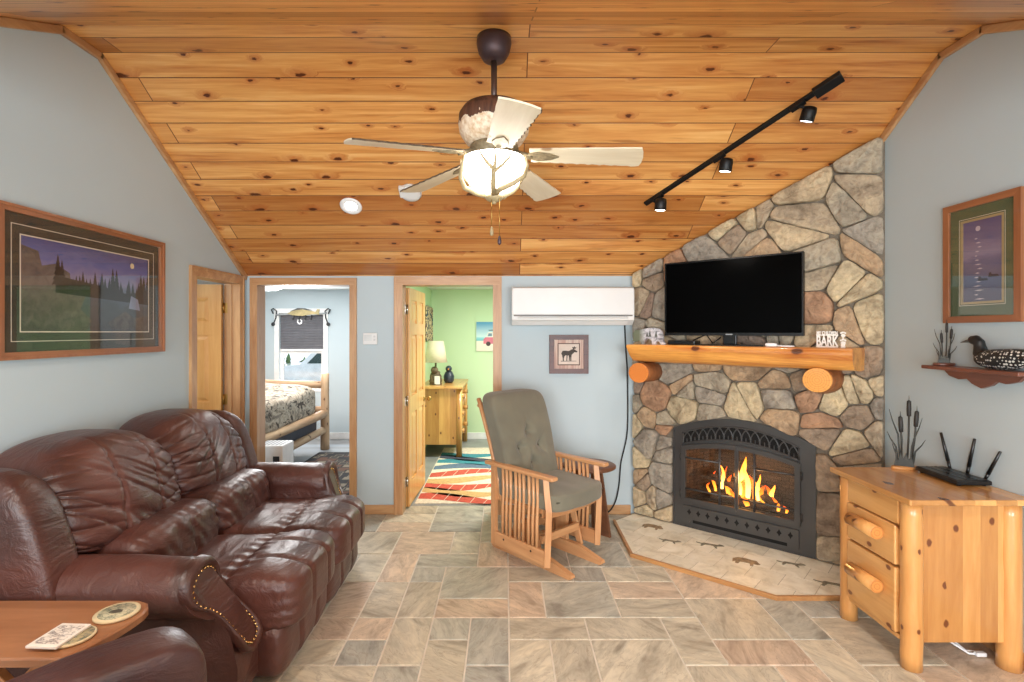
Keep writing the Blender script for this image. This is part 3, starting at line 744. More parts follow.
mb = MB(plain('white_card', (230, 228, 220), .6)); mb.box((-.90, 6.97, 1.0), (.07, .008, .11)); mb.build('tag', tl)
fg = thing('figurine', 'small dark figurine behind the lamp on the pine dresser', 'figurine', (-.78, 7.3, .935))
mb = MB(plain('dark_blue_glaze', (44, 54, 66), .4)); mb.lathe([(.05, 0), (.07, .03), (.075, .09), (.05, .15), (.03, .165)], (-.78, 7.3, .935)); mb.ell((-.78, 7.28, 1.13), (.045, .05, .045)); mb.build('body', fg)
mb = MB(plain('orange_beak', (200, 130, 60), .5)); mb.tube([(-.78, 7.24, 1.13), (-.78, 7.19, 1.12)], [.015, .003], 8); mb.build('beak', fg)
cv = thing('canvas_print', 'square canvas of a pink camper van on a beach, on green wall', 'picture', (-.21, YR - .02, 1.57))
M_edge = plain('canvas_edge', (225, 228, 225), .7)
mb = MB(M_edge); mb.box2((-.44, YR - .03, 1.345), (.02, YR, 1.795)); mb.build('stretcher', cv)
def canvas_bg():
    t = NT('beach_print'); t.setv(rough=.7)
    s_ = t.n('ShaderNodeSeparateXYZ'); t.l(t.n('ShaderNodeTexCoord').outputs['Generated'], s_.inputs[0])
    t.col(t.ramp(s_.outputs[2], [(0, lin((226, 222, 206))), (.34, lin((236, 232, 218))), (.37, lin((110, 190, 200))), (.46, lin((150, 212, 222))), (.5, lin((206, 232, 236))), (1, lin((70, 150, 196)))])); return t.m
mb = MB(canvas_bg()); mb.box2((-.438, YR - .0312, 1.347), (.018, YR - .0302, 1.793)); mb.build('print', cv)
Mc = XZ(YR - .0312)
mb = MB(plain('pink_van', (214, 120, 140), .6)); mb.prism([(-.33, 1.46), (-.33, 1.53), (-.30, 1.56), (.0, 1.56), (.0, 1.46)], 0, .001, Mc)
mb.use(M_edge).prism([(-.29, 1.56), (-.26, 1.64), (.0, 1.65), (.0, 1.56)], 0, .001, Mc)
mb.use(plain('print_window', (110, 140, 160), .6)).prism([(-.265, 1.575), (-.25, 1.62), (-.2, 1.62), (-.2, 1.575)], .001, .0015, Mc); mb.prism([(-.18, 1.575), (-.18, 1.62), (-.1, 1.622), (-.1, 1.575)], .001, .0015, Mc)
mb.use(plain('print_dark', (70, 52, 56), .6))
for x in (-.255, -.06): mb.prism([(x + .035 * math.cos(a), 1.46 + .035 * math.sin(a)) for a in [i * PI / 9 for i in range(18)]], .001, .002, Mc)
mb.prism([(-.25, 1.66), (-.25, 1.672), (-.02, 1.68), (-.02, 1.668)], .0, .001, Mc); mb.build('van_picture', cv)
def leaf_rug_parts(rgt):
    """Woven leaf shapes, each band a flat patch of the pile."""
    cols = {k: plain('rug_' + k, c, .95, var=.12, scale=40) for k, c in dict(coral=(196, 84, 66), teal=(62, 138, 150), sand=(206, 168, 112), slate=(96, 116, 138), cream=(226, 214, 192), navy=(66, 70, 84)).items()}
    mb = MB(cols['cream']); mb.rbox2((-.86, 5.0, .0005), (1.1, 7.4, .011), .003); mb.build('pile', rgt)
    random.seed(4)
    seq = ['coral', 'slate', 'sand', 'teal', 'coral', 'navy', 'sand', 'teal', 'coral']
    y = 5.12; k = 0
    while y < 7.2:
        for (x0, x1, dy) in ((-1.15, .05, 0), (-.05, 1.15, .12)):
            c = seq[(k * 2 + (x0 > -.5)) % len(seq)]
            n = 28; up = []; dn = []
            for i in range(n + 1):
                f = i / n; x = x0 + (x1 - x0) * f; m = y + dy + .10 * math.sin(f * 5 + k); h = .108 * math.sin(PI * f) ** .9
                if -.85 <= x <= 1.09: up.append((x, min(7.39, m + h))); dn.append((x, m - h))
            if len(up) > 2:
                mb = MB(cols[c]); mb.prism([p for p in dn] + up[::-1], .011, .0135)
                mb.use(cols['cream'])
                for i in (range(3, len(up) - 3, 3) if c == 'coral' else ()):
                    mb.prism([(dn[i][0], dn[i][1]), (dn[i][0] + .006, dn[i][1]), (up[i][0] + .046, up[i][1]), (up[i][0] + .04, up[i][1])], .0135, .0138)
                mb.build('leaf_motif', rgt)
        y += .235; k += 1
rg2 = thing('rug', 'multicoloured leaf-pattern rug on the green room floor', 'rug', (.1, 6.2, 0)); leaf_rug_parts(rg2)
ct = thing('curtain', 'patterned valance curtain hanging on the green room left wall', 'curtain', (-1.1, 7.6, 1.5))
def curtain_mat():
    t = NT('patterned_curtain'); t.setv(rough=.9); n_ = t.noise(t.coord('Object', (8, 8, 8)), 1.5, 3, .5, 1.5)
    t.col(t.ramp(n_, [(.3, lin((60, 84, 92))), (.42, lin((120, 108, 88))), (.5, lin((206, 190, 150))), (.6, lin((96, 72, 62))), (.7, lin((120, 140, 140)))], 'CONSTANT')); return t.m
P = []
for i in range(49):
    y = 7.30 + i * .0125; x = -1.10 + .018 * math.sin(i * 1.1)
    P.append([(x, y, 1.52 + .02 * math.sin(i * .5)), (x, y, 1.75), (x * .998, y, 2.0)])
mb = MB(curtain_mat()); mb.grid(P); Q = [[(a - .004, b, c) for a, b, c in r] for r in P]; mb.grid(Q); mb.build('cloth', ct)
mb = MB(M_silver); mb.cyl((-1.105, 7.3, 2.01), (-1.105, 7.9, 2.01), .01); mb.build('rod', ct)
# ------------------------------------------------------------------ stone corner fireplace
FA = (1.16, 4.70); FRZ = math.atan2(-.6663, .7456); FL = 1.822
FM = Matrix.Translation((FA[0], FA[1], 0)) @ Matrix.Rotation(FRZ, 4, 'Z')     # local x along the face, y into the corner, z up
LXZ = lambda y: frame((0, y, 0), (1, 0, 0), (0, 0, 1))                        # local: (x, z), extruded towards -y (the room)
def ztop(t): return 2.164 + .4311 * t - 0.004
PT0, PT1, PSH, PAP = .368, 1.428, .83, .955
def arch(t, c, hw, sh, rise): return sh + rise * max(0.0, 1 - ((t - c) / hw) ** 2)
def parch(t): return arch(t, .898, .53, PSH, PAP - PSH)
def stone_mat():
    t = NT('fieldstone'); t.setv(rough=.78, spec=.35)
    rnd = t.n('ShaderNodeNewGeometry').outputs['Random Per Island']
    co = t.n('ShaderNodeTexCoord').outputs['Object']
    off = t.n('ShaderNodeCombineXYZ')
    for i, k in enumerate((31.0, 57.0, 83.0)): t.l(t.math('MULTIPLY', rnd, k), off.inputs[i])
    ad = t.n('ShaderNodeVectorMath', operation='ADD'); t.l(co, ad.inputs[0]); t.l(off.outputs[0], ad.inputs[1])
    n1 = t.noise(ad.outputs[0], 5.0, 5, .6, .8); n2 = t.noise(ad.outputs[0], 26.0, 5, .65, .5)
    base = t.ramp(rnd, [(0, lin((180, 164, 140))), (.13, lin((160, 142, 122))), (.26, lin((196, 177, 146))), (.38, lin((162, 154, 141))), (.5, lin((182, 156, 126))),
                        (.62, lin((172, 162, 143))), (.74, lin((148, 128, 113))), (.86, lin((200, 184, 152))), (.95, lin((174, 138, 110)))], 'CONSTANT')
    c = t.mix(1, base, t.ramp(n1, [(.28, (.5, .47, .45, 1)), (.5, (1, 1, 1, 1)), (.7, (1.3, 1.26, 1.16, 1))]), 'MULTIPLY')
    c = t.mix(.85, c, t.ramp(n2, [(.3, (.6, .58, .56, 1)), (.55, (1, 1, 1, 1)), (.75, (1.2, 1.18, 1.15, 1))]), 'MULTIPLY')
    t.col(c); t.bump(t.math('ADD', n1, t.math('MULTIPLY', n2, .7)), .9, .03); return t.m
M_stone = stone_mat()
M_mortar = plain('grey_brown_mortar', (124, 114, 100), .95, var=.15, scale=30, bump=.6, bscale=90)

def clip(poly, p, nrm):
    out = []
    for i in range(len(poly)):
        a, b = poly[i], poly[(i + 1) % len(poly)]
        da = (a[0] - p[0]) * nrm[0] + (a[1] - p[1]) * nrm[1]; db = (b[0] - p[0]) * nrm[0] + (b[1] - p[1]) * nrm[1]
        if da <= 0: out.append(a)
        if (da < 0 < db) or (db < 0 < da):
            f = da / (da - db); out.append((a[0] + (b[0] - a[0]) * f, a[1] + (b[1] - a[1]) * f))
    return out
def in_hole(x, z, m=0.0): return PT0 - m < x < PT1 + m and z < parch(min(max(x, PT0), PT1)) + m
def stones():
    random.seed(21)
    pts = []
    def dens(x, z): return .265 if z > 1.5 else .205
    tries = 0
    while tries < 9000:
        tries += 1
        x = random.uniform(-.02, 1.836); z = random.uniform(-.02, ztop(min(max(x, 0), 1.816)) + .02)
        if in_hole(x, z, .015): continue
        d = dens(x, z) * random.uniform(.72, 1.25)
        if all(((x - a) * (.86 if r > .3 else 1.25)) ** 2 + ((z - b) * 1.12) ** 2 > ((d + e) / 2) ** 2 for a, b, e, r in pts): pts.append((x, z, d, random.random()))
    face = [(0, 0.03), (FL, 0.03), (FL, ztop(FL)), (0, ztop(0))]
    cells = []
    for i, (x, z, d, r) in enumerate(pts):
        poly = face
        for j, (a, b, e, s_) in enumerate(pts):
            if i == j: continue
            dx, dz = a - x, b - z; L = math.hypot(dx, dz)
            if L > .95: continue
            w = .5 * d / ((d + e) / 2)                                   # bigger stones push the joint away
            w = min(max(w, .38), .62)
            poly = clip(poly, (x + dx * w, z + dz * w), (dx / L, dz / L))
            if len(poly) < 3: break
        if len(poly) < 3: continue
        # keep clear of the firebox surround
        if z < PSH and x <= PT0: poly = clip(poly, (PT0, 0), (1, 0))
        elif z < PSH and x >= PT1: poly = clip(poly, (PT1, 0), (-1, 0))
        else:
            best = min((((x - tt) ** 2 + (z - parch(tt)) ** 2, tt) for tt in [PT0 + k * (PT1 - PT0) / 60 for k in range(61)]))
            tt = best[1]; nx, nz = x - tt, z - parch(tt); L = math.hypot(nx, nz)
            if L < .6: poly = clip(poly, (tt, parch(tt)), (-nx / L, -nz / L))
        if len(poly) >= 3: cells.append(poly)
    out = []
    for poly in cells:                       # break some of the larger stones along a skew line
        A = abs(sum(a[0] * b[1] - b[0] * a[1] for a, b in zip(poly, poly[1:] + poly[:1]))) / 2
        if A > .028 and random.random() < .62:
            cx = sum(p[0] for p in poly) / len(poly); cz = sum(p[1] for p in poly) / len(poly)
            a = random.choice((R(90), R(75), R(105), R(20), R(-20), R(60), R(125))) + random.uniform(-.3, .3)
            k = random.uniform(-.03, .03)
            for sgn in (1, -1):
                q = clip(poly, (cx + k * math.cos(a), cz + k * math.sin(a)), (sgn * math.cos(a), sgn * math.sin(a)))
                if len(q) >= 3: out.append(q)
        else: out.append(poly)
    return out
def stone_mesh(mb, poly, seed):
    rnd = random.Random(seed)
    cx = sum(p[0] for p in poly) / len(poly); cz = sum(p[1] for p in poly) / len(poly)
    area = abs(sum(a[0] * b[1] - b[0] * a[1] for a, b in zip(poly, poly[1:] + poly[:1]))) / 2
    if area < .0012: return
    ins = .0035; pp = []
    for x, z in poly:
        L = math.hypot(x - cx, z - cz); f = max(.5, (L - ins * 1.4) / L); pp.append((cx + (x - cx) * f, cz + (z - cz) * f))
    for cut in (.11, .17):
        q = []
        for a, b in zip(pp, pp[1:] + pp[:1]):
            q += [(a[0] * (1 - cut) + b[0] * cut, a[1] * (1 - cut) + b[1] * cut), (a[0] * cut + b[0] * (1 - cut), a[1] * cut + b[1] * (1 - cut))]
        pp = q
    n = 36; per = [math.hypot(b[0] - a[0], b[1] - a[1]) for a, b in zip(pp, pp[1:] + pp[:1])]; tot = sum(per); res = []
    for k in range(n):
        s_ = tot * k / n; i = 0
        while s_ > per[i]: s_ -= per[i]; i += 1
        a, b = pp[i], pp[(i + 1) % len(pp)]; f = s_ / per[i]; res.append((a[0] + (b[0] - a[0]) * f, a[1] + (b[1] - a[1]) * f))
    h = rnd.uniform(.030, .062); tx, tz = rnd.uniform(-.12, .12), rnd.uniform(-.10, .10)
    rings = [(1.0, .0), (1.0, .55), (.982, .85), (.94, .98), (.72, 1.02), (.45, 1.04), (.2, 1.05)]
    vs = []; off = Vector((seed * 1.7, seed * .9, 0))
    for f, e in rings:
        for (x, z) in res:
            w = noise.noise(Vector((x * 14, z * 14, 0)) + off) * (.010 if f < .95 else .003)
            X, Z = cx + (x - cx) * f, cz + (z - cz) * f
            r = noise.noise(Vector((x * 22, z * 22, 3)) + off) * .004
            y = -h * e + (w + tx * (X - cx) + tz * (Z - cz)) * min(1, e)
            facet = noise.noise(Vector((X * 7, Z * 7, 9)) + off); y += abs(facet) * .012 * min(1, e) if f < .95 else 0
            vs.append((X + r, min(y, -.004 * e), Z + r))
    fs = []
    for i in range(len(rings) - 1):
        for k in range(n): fs.append((i * n + k, i * n + (k + 1) % n, (i + 1) * n + (k + 1) % n, (i + 1) * n + k))
    vs.append((cx, -h * 1.07, cz)); c = len(vs) - 1
    for k in range(n): fs.append(((len(rings) - 1) * n + k, (len(rings) - 1) * n + (k + 1) % n, c))
    mb.add(vs, fs, True)
fpl = thing('stone_fireplace', 'floor to ceiling fieldstone fireplace built across the corner', 'fireplace', (FA[0], FA[1], 0), FRZ)
mb = MB(M_stone)
for k, c in enumerate(stones()): stone_mesh(mb, c, k + 1)
mb.build('stone_facing', fpl, True)
mb = MB(M_mortar); K = 20
L_ = LXZ(0)
left = [(0, .0), (PT0, 0), (PT0, ztop(PT0)), (0, ztop(0))]; right = [(PT1, 0), (FL + .004, 0), (FL + .004, ztop(FL + .004)), (PT1, ztop(PT1))]
top_ = [(PT0 + (PT1 - PT0) * i / K, parch(PT0 + (PT1 - PT0) * i / K)) for i in range(K + 1)] + [(PT1, ztop(PT1)), (PT0, ztop(PT0))]
for p in (left, right, top_): mb.prism(p, -.02 if p is not top_ else -.0201, .004, L_)
mb.build('mortar_bed', fpl, True)

# ------------------------------------------------------------------ hearth
def hearth_tile_mat():
    t = NT('cream_stone_hearth_tile'); t.setv(rough=.45)
    rnd = t.n('ShaderNodeNewGeometry').outputs['Random Per Island']; v = t.coord('Object')
    n1 = t.noise(v, 7, 5, .6, .8)
    c = t.ramp(n1, [(.3, lin((200, 190, 168))), (.5, lin((226, 218, 198))), (.7, lin((238, 231, 214)))])
    t.col(t.mix(1, c, t.ramp(rnd, [(0, (.9, .89, .87, 1)), (1, (1.06, 1.05, 1.04, 1))]), 'MULTIPLY')); t.bump(n1, .1, .004); return t.m
hp = thing('hearth_pad', 'cream tiled hearth pad with animal inlays before the fireplace', 'hearth', (FA[0], FA[1], 0), FRZ)
M_oak = wood('oak_edging', (196, 146, 92), (152, 104, 60), 'X', 1, .4)
FI = FM.inverted()
HW = [(1.155, 4.695), (.93, 4.515), (.914, 3.82), (1.656, 3.20), (2.518, 3.20), (2.518, 3.475)]
HL = [tuple((FI @ Vector((x, y, 0)))[:2]) for x, y in HW]
HZ = .022
mb = MB(plain('hearth_grout', (170, 160, 140), .9)); mb.prism(HL, 0, HZ - .002)
mb.use(hearth_tile_mat())
# tiles of the hearth lie square to the room
hw_in = [(1.155, 4.68), (.95, 4.505), (.936, 3.83), (1.664, 3.222), (2.518, 3.222), (2.518, 3.475)]
def tile_poly(x0, y0, x1, y1):
    """Clip a rectangle (hearth-local) against the convex hearth outline."""
    poly = [(x0, y0), (x1, y0), (x1, y1), (x0, y1)]
    out = [tuple((FI @ Vector((x, y, 0)))[:2]) for x, y in hw_in]
    n = len(out)
    for i in range(n):
        a, b = out[i], out[(i + 1) % n]
        ex, ey = b[0] - a[0], b[1] - a[1]; poly = clip(poly, a, (ey, -ex))
        if len(poly) < 3: return None
    return poly
TS = .205
for i in range(-2, 12):
    for j in range(-6, 3):
        x0 = i * TS + (.10 if j % 2 else 0); p = tile_poly(x0 + .002, j * TS + .002, x0 + TS - .002, j * TS + TS - .002)
        if p: mb.prism(p, HZ - .003, HZ)
mb.build('tile_top', hp, True)
mb = MB(M_oak)
for a, b in zip(HL[1:4], HL[2:5]):
    a, b = Vector((*a, 0)), Vector((*b, 0)); d = (b - a); L = d.length; d.normalize()
    mb.rbox((L / 2, .009, (HZ + .006) / 2), (L + .01, .022, HZ + .006), .004, 2, frame(a, d, Vector((-d.y, d.x, 0))))
mb.build('wood_edging', hp, True)
M_inlay = plain('brown_inlay_relief', (150, 126, 96), .6, var=.25, scale=30); M_inlay2 = plain('grey_inlay_relief', (126, 120, 100), .6, var=.25, scale=30)
def critter(kind):
    if kind == 'bear':
        return [(-.08, -.03), (-.085, .01), (-.05, .035), (0, .04), (.045, .03), (.075, .032), (.09, .01), (.105, -.005), (.085, -.015), (.06, -.01), (.06, -.04), (.04, -.04), (.035, -.012), (-.03, -.012), (-.04, -.04), (-.06, -.04), (-.062, -.01)]
    return [(-.11, .012), (-.06, .006), (-.045, .018), (.03, .018), (.06, .02), (.075, .035), (.10, .03), (.115, .022), (.08, .008), (.055, -.002), (.07, -.03), (.055, -.03), (.03, 0), (-.03, -.002), (-.05, -.032), (-.065, -.03), (-.055, -.002), (-.10, .004)]
for (px, py, kind, s_) in ((1.22, 4.36, 'bear', .9), (1.27, 4.06, 'otter', .75), (1.55, 3.985, 'otter', .9), (1.69, 3.70, 'bear', .95), (1.99, 3.66, 'otter', .8), (2.10, 3.36, 'otter', 1.0)):
    p = FI @ Vector((px, py, 0)); mb = MB(M_inlay if kind == 'bear' else M_inlay2)
    mb.prism([(x * s_, y * s_ * 1.45) for x, y in critter(kind)], HZ, HZ + .004, Matrix.Translation((p.x, p.y, 0)) @ Matrix.Rotation(R(12), 4, 'Z')); mb.build('animal_inlay', hp, True)

# ------------------------------------------------------------------ fireplace insert
ins = thing('fireplace_insert', 'black arched gas fireplace insert with burning logs behind glass', 'fireplace insert', (FA[0], FA[1], 0), FRZ)
M_iron = plain('grey_cast_iron', (84, 84, 84), .34, .5, var=.05, scale=5, spec=.5); M_iron2 = plain('dark_cast_iron', (66, 65, 64), .42, .4, var=.05)
M_void_shade = plain('painted_void_shade', (8, 8, 8), .9)  # black colour standing in for shade inside the insert's openings
DC, DH = .889, .442
def darch(t, k=0.0): return arch(t, DC, DH, .69, .066) - k
def outline(x0, x1, z0, fn, n=24): return [(x0, z0), (x1, z0)] + [(x1 + (x0 - x1) * i / n, fn(x1 + (x0 - x1) * i / n)) for i in range(n + 1)]
Lp = LXZ(0)
mb = MB(M_iron)
o_ = outline(PT0, PT1, HZ + .002, parch); i_ = outline(DC - DH, DC + DH, .235, darch)
mb.ring(o_, i_, .0, .020, Lp)
mb.ring(o_, outline(PT0 + .014, PT1 - .014, HZ + .016, lambda t: parch(t) - .014), .018, .026, Lp)
mb.build('surround_plate', ins, True)
def fb_mat():
    t = NT('dark_firebrick'); t.setv(rough=.9)
    br = t.n('ShaderNodeTexBrick'); br.inputs['Scale'].default_value = 9; t.l(t.coord('Object', rot=(R(90), 0, 0)), br.inputs['Vector'])
    br.inputs['Color1'].default_value = lin((92, 76, 64)); br.inputs['Color2'].default_value = lin((74, 62, 54)); br.inputs['Mortar'].default_value = lin((40, 36, 34)); t.col(br.outputs['Color']); return t.m
mb = MB(fb_mat()); a0, a1, D0 = DC - DH, DC + DH, .36
vs = [(a0, .0, .2), (a1, .0, .2), (a1 - .12, D0, .2), (a0 + .12, D0, .2), (a0, .0, .8), (a1, .0, .8), (a1 - .12, D0, .8), (a0 + .12, D0, .8)]
mb.add(vs, [(0, 1, 2, 3), (4, 7, 6, 5), (0, 3, 7, 4), (3, 2, 6, 7), (2, 1, 5, 6)]); mb.build('firebox', ins, True)
# vent band with interlaced pointed tracery
zb = lambda t: arch(t, DC, .44, .706, .082); zt = lambda t: arch(t, DC, .44, .80, .096)
V0, V1 = .458, 1.322
mb = MB(M_void_shade); nb = 24
mb.prism([(V0 + (V1 - V0) * i / nb, zb(V0 + (V1 - V0) * i / nb)) for i in range(nb + 1)] + [(V1 + (V0 - V1) * i / nb, zt(V1 + (V0 - V1) * i / nb)) for i in range(nb + 1)], .02, .0215, Lp); vb = mb.build('vent_shade_sheet', ins, True)  # solid black sheet painted as the shade behind the tracery
mb = MB(M_iron); na = 13; s_ = (V1 - V0) / na
for fn in (zb, zt): mb.tube([(V0 + (V1 - V0) * i / 30, -.025, fn(V0 + (V1 - V0) * i / 30)) for i in range(31)], .006, 8)
for t in (V0, V1): mb.tube([(t, -.025, zb(t)), (t, -.025, zt(t))], .006, 8)
for i in range(na):
    t0 = V0 + i * s_
    for (ta, tb) in ((t0, t0 + s_), (t0 + s_, t0)):
        pts = []
        for k in range(9):
            f = k / 8; t = ta + (tb - ta) * (1 - math.cos(f * PI / 2)); z0, z1 = zb(t), zt(t); pts.append((t, -.025, z0 + .012 + (z1 - z0 - .012) * math.sin(f * PI / 2)))
        mb.tube(pts, .0042, 6)
    mb.tube([(t0, -.025, zb(t0)), (t0, -.025, zb(t0) + .03)], .0065, 8); mb.ell((t0, -.025, zb(t0) + .032), (.009, .006, .009), 8, 6)
    mb.tube([(t0 + s_ / 2, -.025, zb(t0 + s_ / 2)), (t0 + s_ / 2, -.025, zb(t0 + s_ / 2) + .035)], .0035, 6)
mb.build('vent_tracery', ins, True)
# lower panel; slot and diamond cut-outs are dark patches painted as shade
mb = MB(M_iron)
mb.prism([(V0, .205), (V0, .115), (V0 + .0, .065), (V0 + .05, .065), (V0 + .075, .095), (V1 - .075, .095), (V1 - .05, .065), (V1, .065), (V1, .205)], .02, .034, Lp); lpn = mb.build('lower_panel', ins, True)
mb = MB(M_void_shade); mb.prism([(V0 + .08, .066), (V1 - .08, .066), (V1 - .08, .094), (V0 + .08, .094)], .02, .022, Lp); mb.build('slot_shade_strip', ins, True)
for i in range(11):
    t = V0 + .055 + i * (V1 - V0 - .11) / 10; z = .156
    mb = MB(M_void_shade); mb.prism([(t, z - .028), (t + .007, z - .012), (t + .018, z), (t + .007, z + .012), (t, z + .028), (t - .007, z + .012), (t - .018, z), (t - .007, z - .012)], .0335, .0345, Lp); mb.build('cutout_shade_patch', lpn, True)
# doors
M_fglass = glass('fireplace_glass', (.93, .90, .87), 1.6, .03)
for sg in (-1, 1):
    x0, x1 = (DC - DH, DC - .002) if sg < 0 else (DC + .002, DC + DH)
    k = .036
    mb = MB(M_iron); mb.ring(outline(x0, x1, .235, darch, 12), outline(x0 + (k if sg < 0 else .012), x1 - (k if sg > 0 else .012), .235 + k, lambda t: darch(t, k), 12), .018, .044, Lp); d = mb.build('glass_door', ins, True)
    mb = MB(M_fglass); mb.prism(outline(x0 + .01, x1 - .01, .25, lambda t: darch(t, .012), 12), .024, .027, Lp); mb.build('glass_pane', d, True)
    mb = MB(M_iron)
    xm = DC + sg * .13
    mb.tube([(xm, -.032, .26), (xm, -.032, darch(xm, .03))], .0085, 8)
    za = .345; mb.tube([(x0 + .02, -.032, za), (x1 - .02, -.032, za)], .0075, 8)
    zc = .60; xa, xb = (x0 + .02, xm) if sg < 0 else (xm, x1 - .02)
    mb.tube([(xa, -.032, zc - .03 * (sg > 0) * 0), (xb, -.032, zc)], .0075, 8)
    for z in (za, .62): mb.prism([(xm, z - .026), (xm + .010, z), (xm, z + .026), (xm - .010, z)], .032, .044, Lp); mb.prism([(xm - .022, z), (xm, z + .009), (xm + .022, z), (xm, z - .009)], .032, .0435, Lp)
    mb.build('door_bars', d, True)
    for z in (.30, .60):
        mb = MB(M_iron2); xx = x0 - .006 if sg < 0 else x1 + .006; mb.cyl((xx, -.034, z - .03), (xx, -.034, z + .03), .008, n=10); mb.build('hinge', d, True)
mb = MB(plain('pale_badge', (170, 168, 160), .4, .5)); mb.box2((DC - .09, -.037, .243), (DC + .09, -.0362, .25)); mb.build('badge', ins, True)
mb = MB(M_iron2)
for i in range(9): mb.cyl((DC - .26 + i * .065, .06, .235), (DC - .26 + i * .065, .28, .235), .008, n=8)
mb.cyl((DC - .3, .06, .25), (DC + .3, .06, .25), .01, n=8); mb.cyl((DC - .3, .28, .25), (DC + .3, .28, .25), .01, n=8); mb.build('grate', ins, True)
M_flog = plain('charred_log', (84, 62, 48), .95, var=.35, scale=14, bump=.8, bscale=40)
for p, q, r in (((DC - .30, .20, .30), (DC + .26, .24, .31), .05), ((DC - .24, .11, .28), (DC + .30, .13, .285), .042), ((DC - .28, .12, .45), (DC + .12, .16, .33), .036), ((DC + .26, .10, .31), (DC - .02, .2, .42), .036), ((DC - .1, .22, .38), (DC + .22, .17, .40), .034)):
    mb = MB(M_flog); log(mb, p, q, r, r * .85, 12, .25); mb.build('log', ins, True)
def flame_mat(name, a, b, c, e):
    t = NT(name); t.setv(rough=1, col=(0, 0, 0, 1))
    s_ = t.n('ShaderNodeSeparateXYZ'); t.l(t.n('ShaderNodeTexCoord').outputs['Generated'], s_.inputs[0])
    col = t.ramp(t.math('ADD', s_.outputs[2], t.math('MULTIPLY', t.math('SUBTRACT', t.noise(t.coord('Object'), 18, 2), .5), .5)), [(0, lin(a)), (.45, lin(b)), (.95, lin(c))])
    t.l(col, t.b.inputs['Emission Color']); t.setv(es=e); return t.m
M_fl1 = flame_mat('yellow_flame', (255, 226, 120), (255, 206, 84), (255, 130, 26), 3.6); M_fl2 = flame_mat('orange_flame', (255, 170, 60), (255, 130, 30), (225, 70, 12), 2.4)
random.seed(11)
for (t, z0, h, r, m) in ((DC - .21, .33, .16, .018, M_fl2), (DC - .155, .36, .19, .02, M_fl1), (DC - .09, .31, .17, .026, M_fl2), (DC - .02, .34, .17, .03, M_fl1), (DC + .01, .33, .31, .036, M_fl1), (DC + .045, .33, .25, .03, M_fl1),
                         (DC + .09, .31, .19, .03, M_fl2), (DC + .13, .33, .20, .02, M_fl1), (DC + .19, .31, .13, .026, M_fl2), (DC + .225, .31, .15, .024, M_fl1), (DC + .27, .28, .10, .018, M_fl2), (DC + .05, .27, .08, .03, M_fl2), (DC - .05, .28, .09, .022, M_fl2), (DC + .32, .27, .05, .014, M_fl2), (DC - .12, .30, .24, .016, M_fl2), (DC + .02, .30, .20, .045, M_fl2), (DC + .16, .29, .15, .03, M_fl2), (DC - .25, .31, .08, .014, M_fl2), (DC + .11, .32, .14, .018, M_fl1)):
    pts = []; rs = []; ph = random.random() * 6; y0 = random.uniform(.07, .13)
    for k in range(10):
        f = k / 9; pts.append((t + .028 * math.sin(f * 4 + ph) * f - .02 * f, y0 + .02 * f, z0 + h * f)); rs.append(max(.0015, r * (.55 + 1.2 * f) * (1 - f) ** .8))
    mb = MB(m); mb.tube(pts, rs, 10, flat=.45); mb.build('flame', ins, True)

lamp('fire_glow', 'POINT', tuple(FM @ Vector((DC + .03, .10, .47))), 5.0, (1.0, .52, .2), size=.06)
# ------------------------------------------------------------------ mantel
mt = thing('mantel_shelf', 'split-log pine mantel shelf on two log brackets below the television', 'mantel', (FA[0], FA[1], 1.38), FRZ)
M_mant = wood('varnished_pine_log', (242, 176, 88), (170, 88, 30), 'X', 1.0, .28, knots=.4, coat=.6, knot_col=(70, 30, 12))
M_endg = None
def end_grain(name, light, dark):
    t = NT(name); t.setv(rough=.35, coat=.4)
    g = t.n('ShaderNodeTexCoord').outputs['Object']; mp = t.n('ShaderNodeMapping'); t.l(g, mp.inputs[0])
    wv = t.n('ShaderNodeTexWave', wave_type='RINGS', rings_direction='Y'); wv.inputs['Scale'].default_value = 22; wv.inputs['Distortion'].default_value = 1.5; wv.inputs['Detail'].default_value = 2; t.l(mp.outputs[0], wv.inputs['Vector'])
    c = t.ramp(wv.outputs['Fac'], [(0, tuple(.5 * (a + b) for a, b in zip(lin(dark), lin(light)))), (.35, lin(light)), (1, lin(light))])
    gr = t.n('ShaderNodeTexGradient', gradient_type='RADIAL'); m2 = t.n('ShaderNodeMapping'); m2.inputs['Rotation'].default_value = (R(90), 0, 0); t.l(g, m2.inputs[0]); t.l(m2.outputs[0], gr.inputs[0])
    cr = t.math('GREATER_THAN', t.noise(None, 1, 0), 2.0)
    ck = t.ramp(t.math('FRACT', t.math('ADD', t.math('MULTIPLY', gr.outputs['Fac'], 13.0), t.math('MULTIPLY', t.noise(g, 8, 2), 1.2))), [(.0, (1, 1, 1, 1)), (.07, (0, 0, 0, 1))])
    c = t.mix(t.math('MULTIPLY', ck, .6), c, lin((120, 62, 22)))
    t.col(c); return t.m
M_endL = end_grain('log_end_grain_orange', (226, 138, 66), (196, 106, 44)); M_endR = end_grain('log_end_grain_yellow', (232, 162, 78), (198, 118, 48))
M_bark = plain('brown_log_bark', (150, 92, 50), .55, var=.2, scale=12, bump=.5, bscale=50)
prof = [(.0, 0), (-.28, 0), (-.296, -.006), (-.304, -.022), (-.302, -.05), (-.296, -.08), (-.284, -.11), (-.262, -.135), (-.22, -.148), (-.12, -.152), (.0, -.15)]
P = []; nT = 36
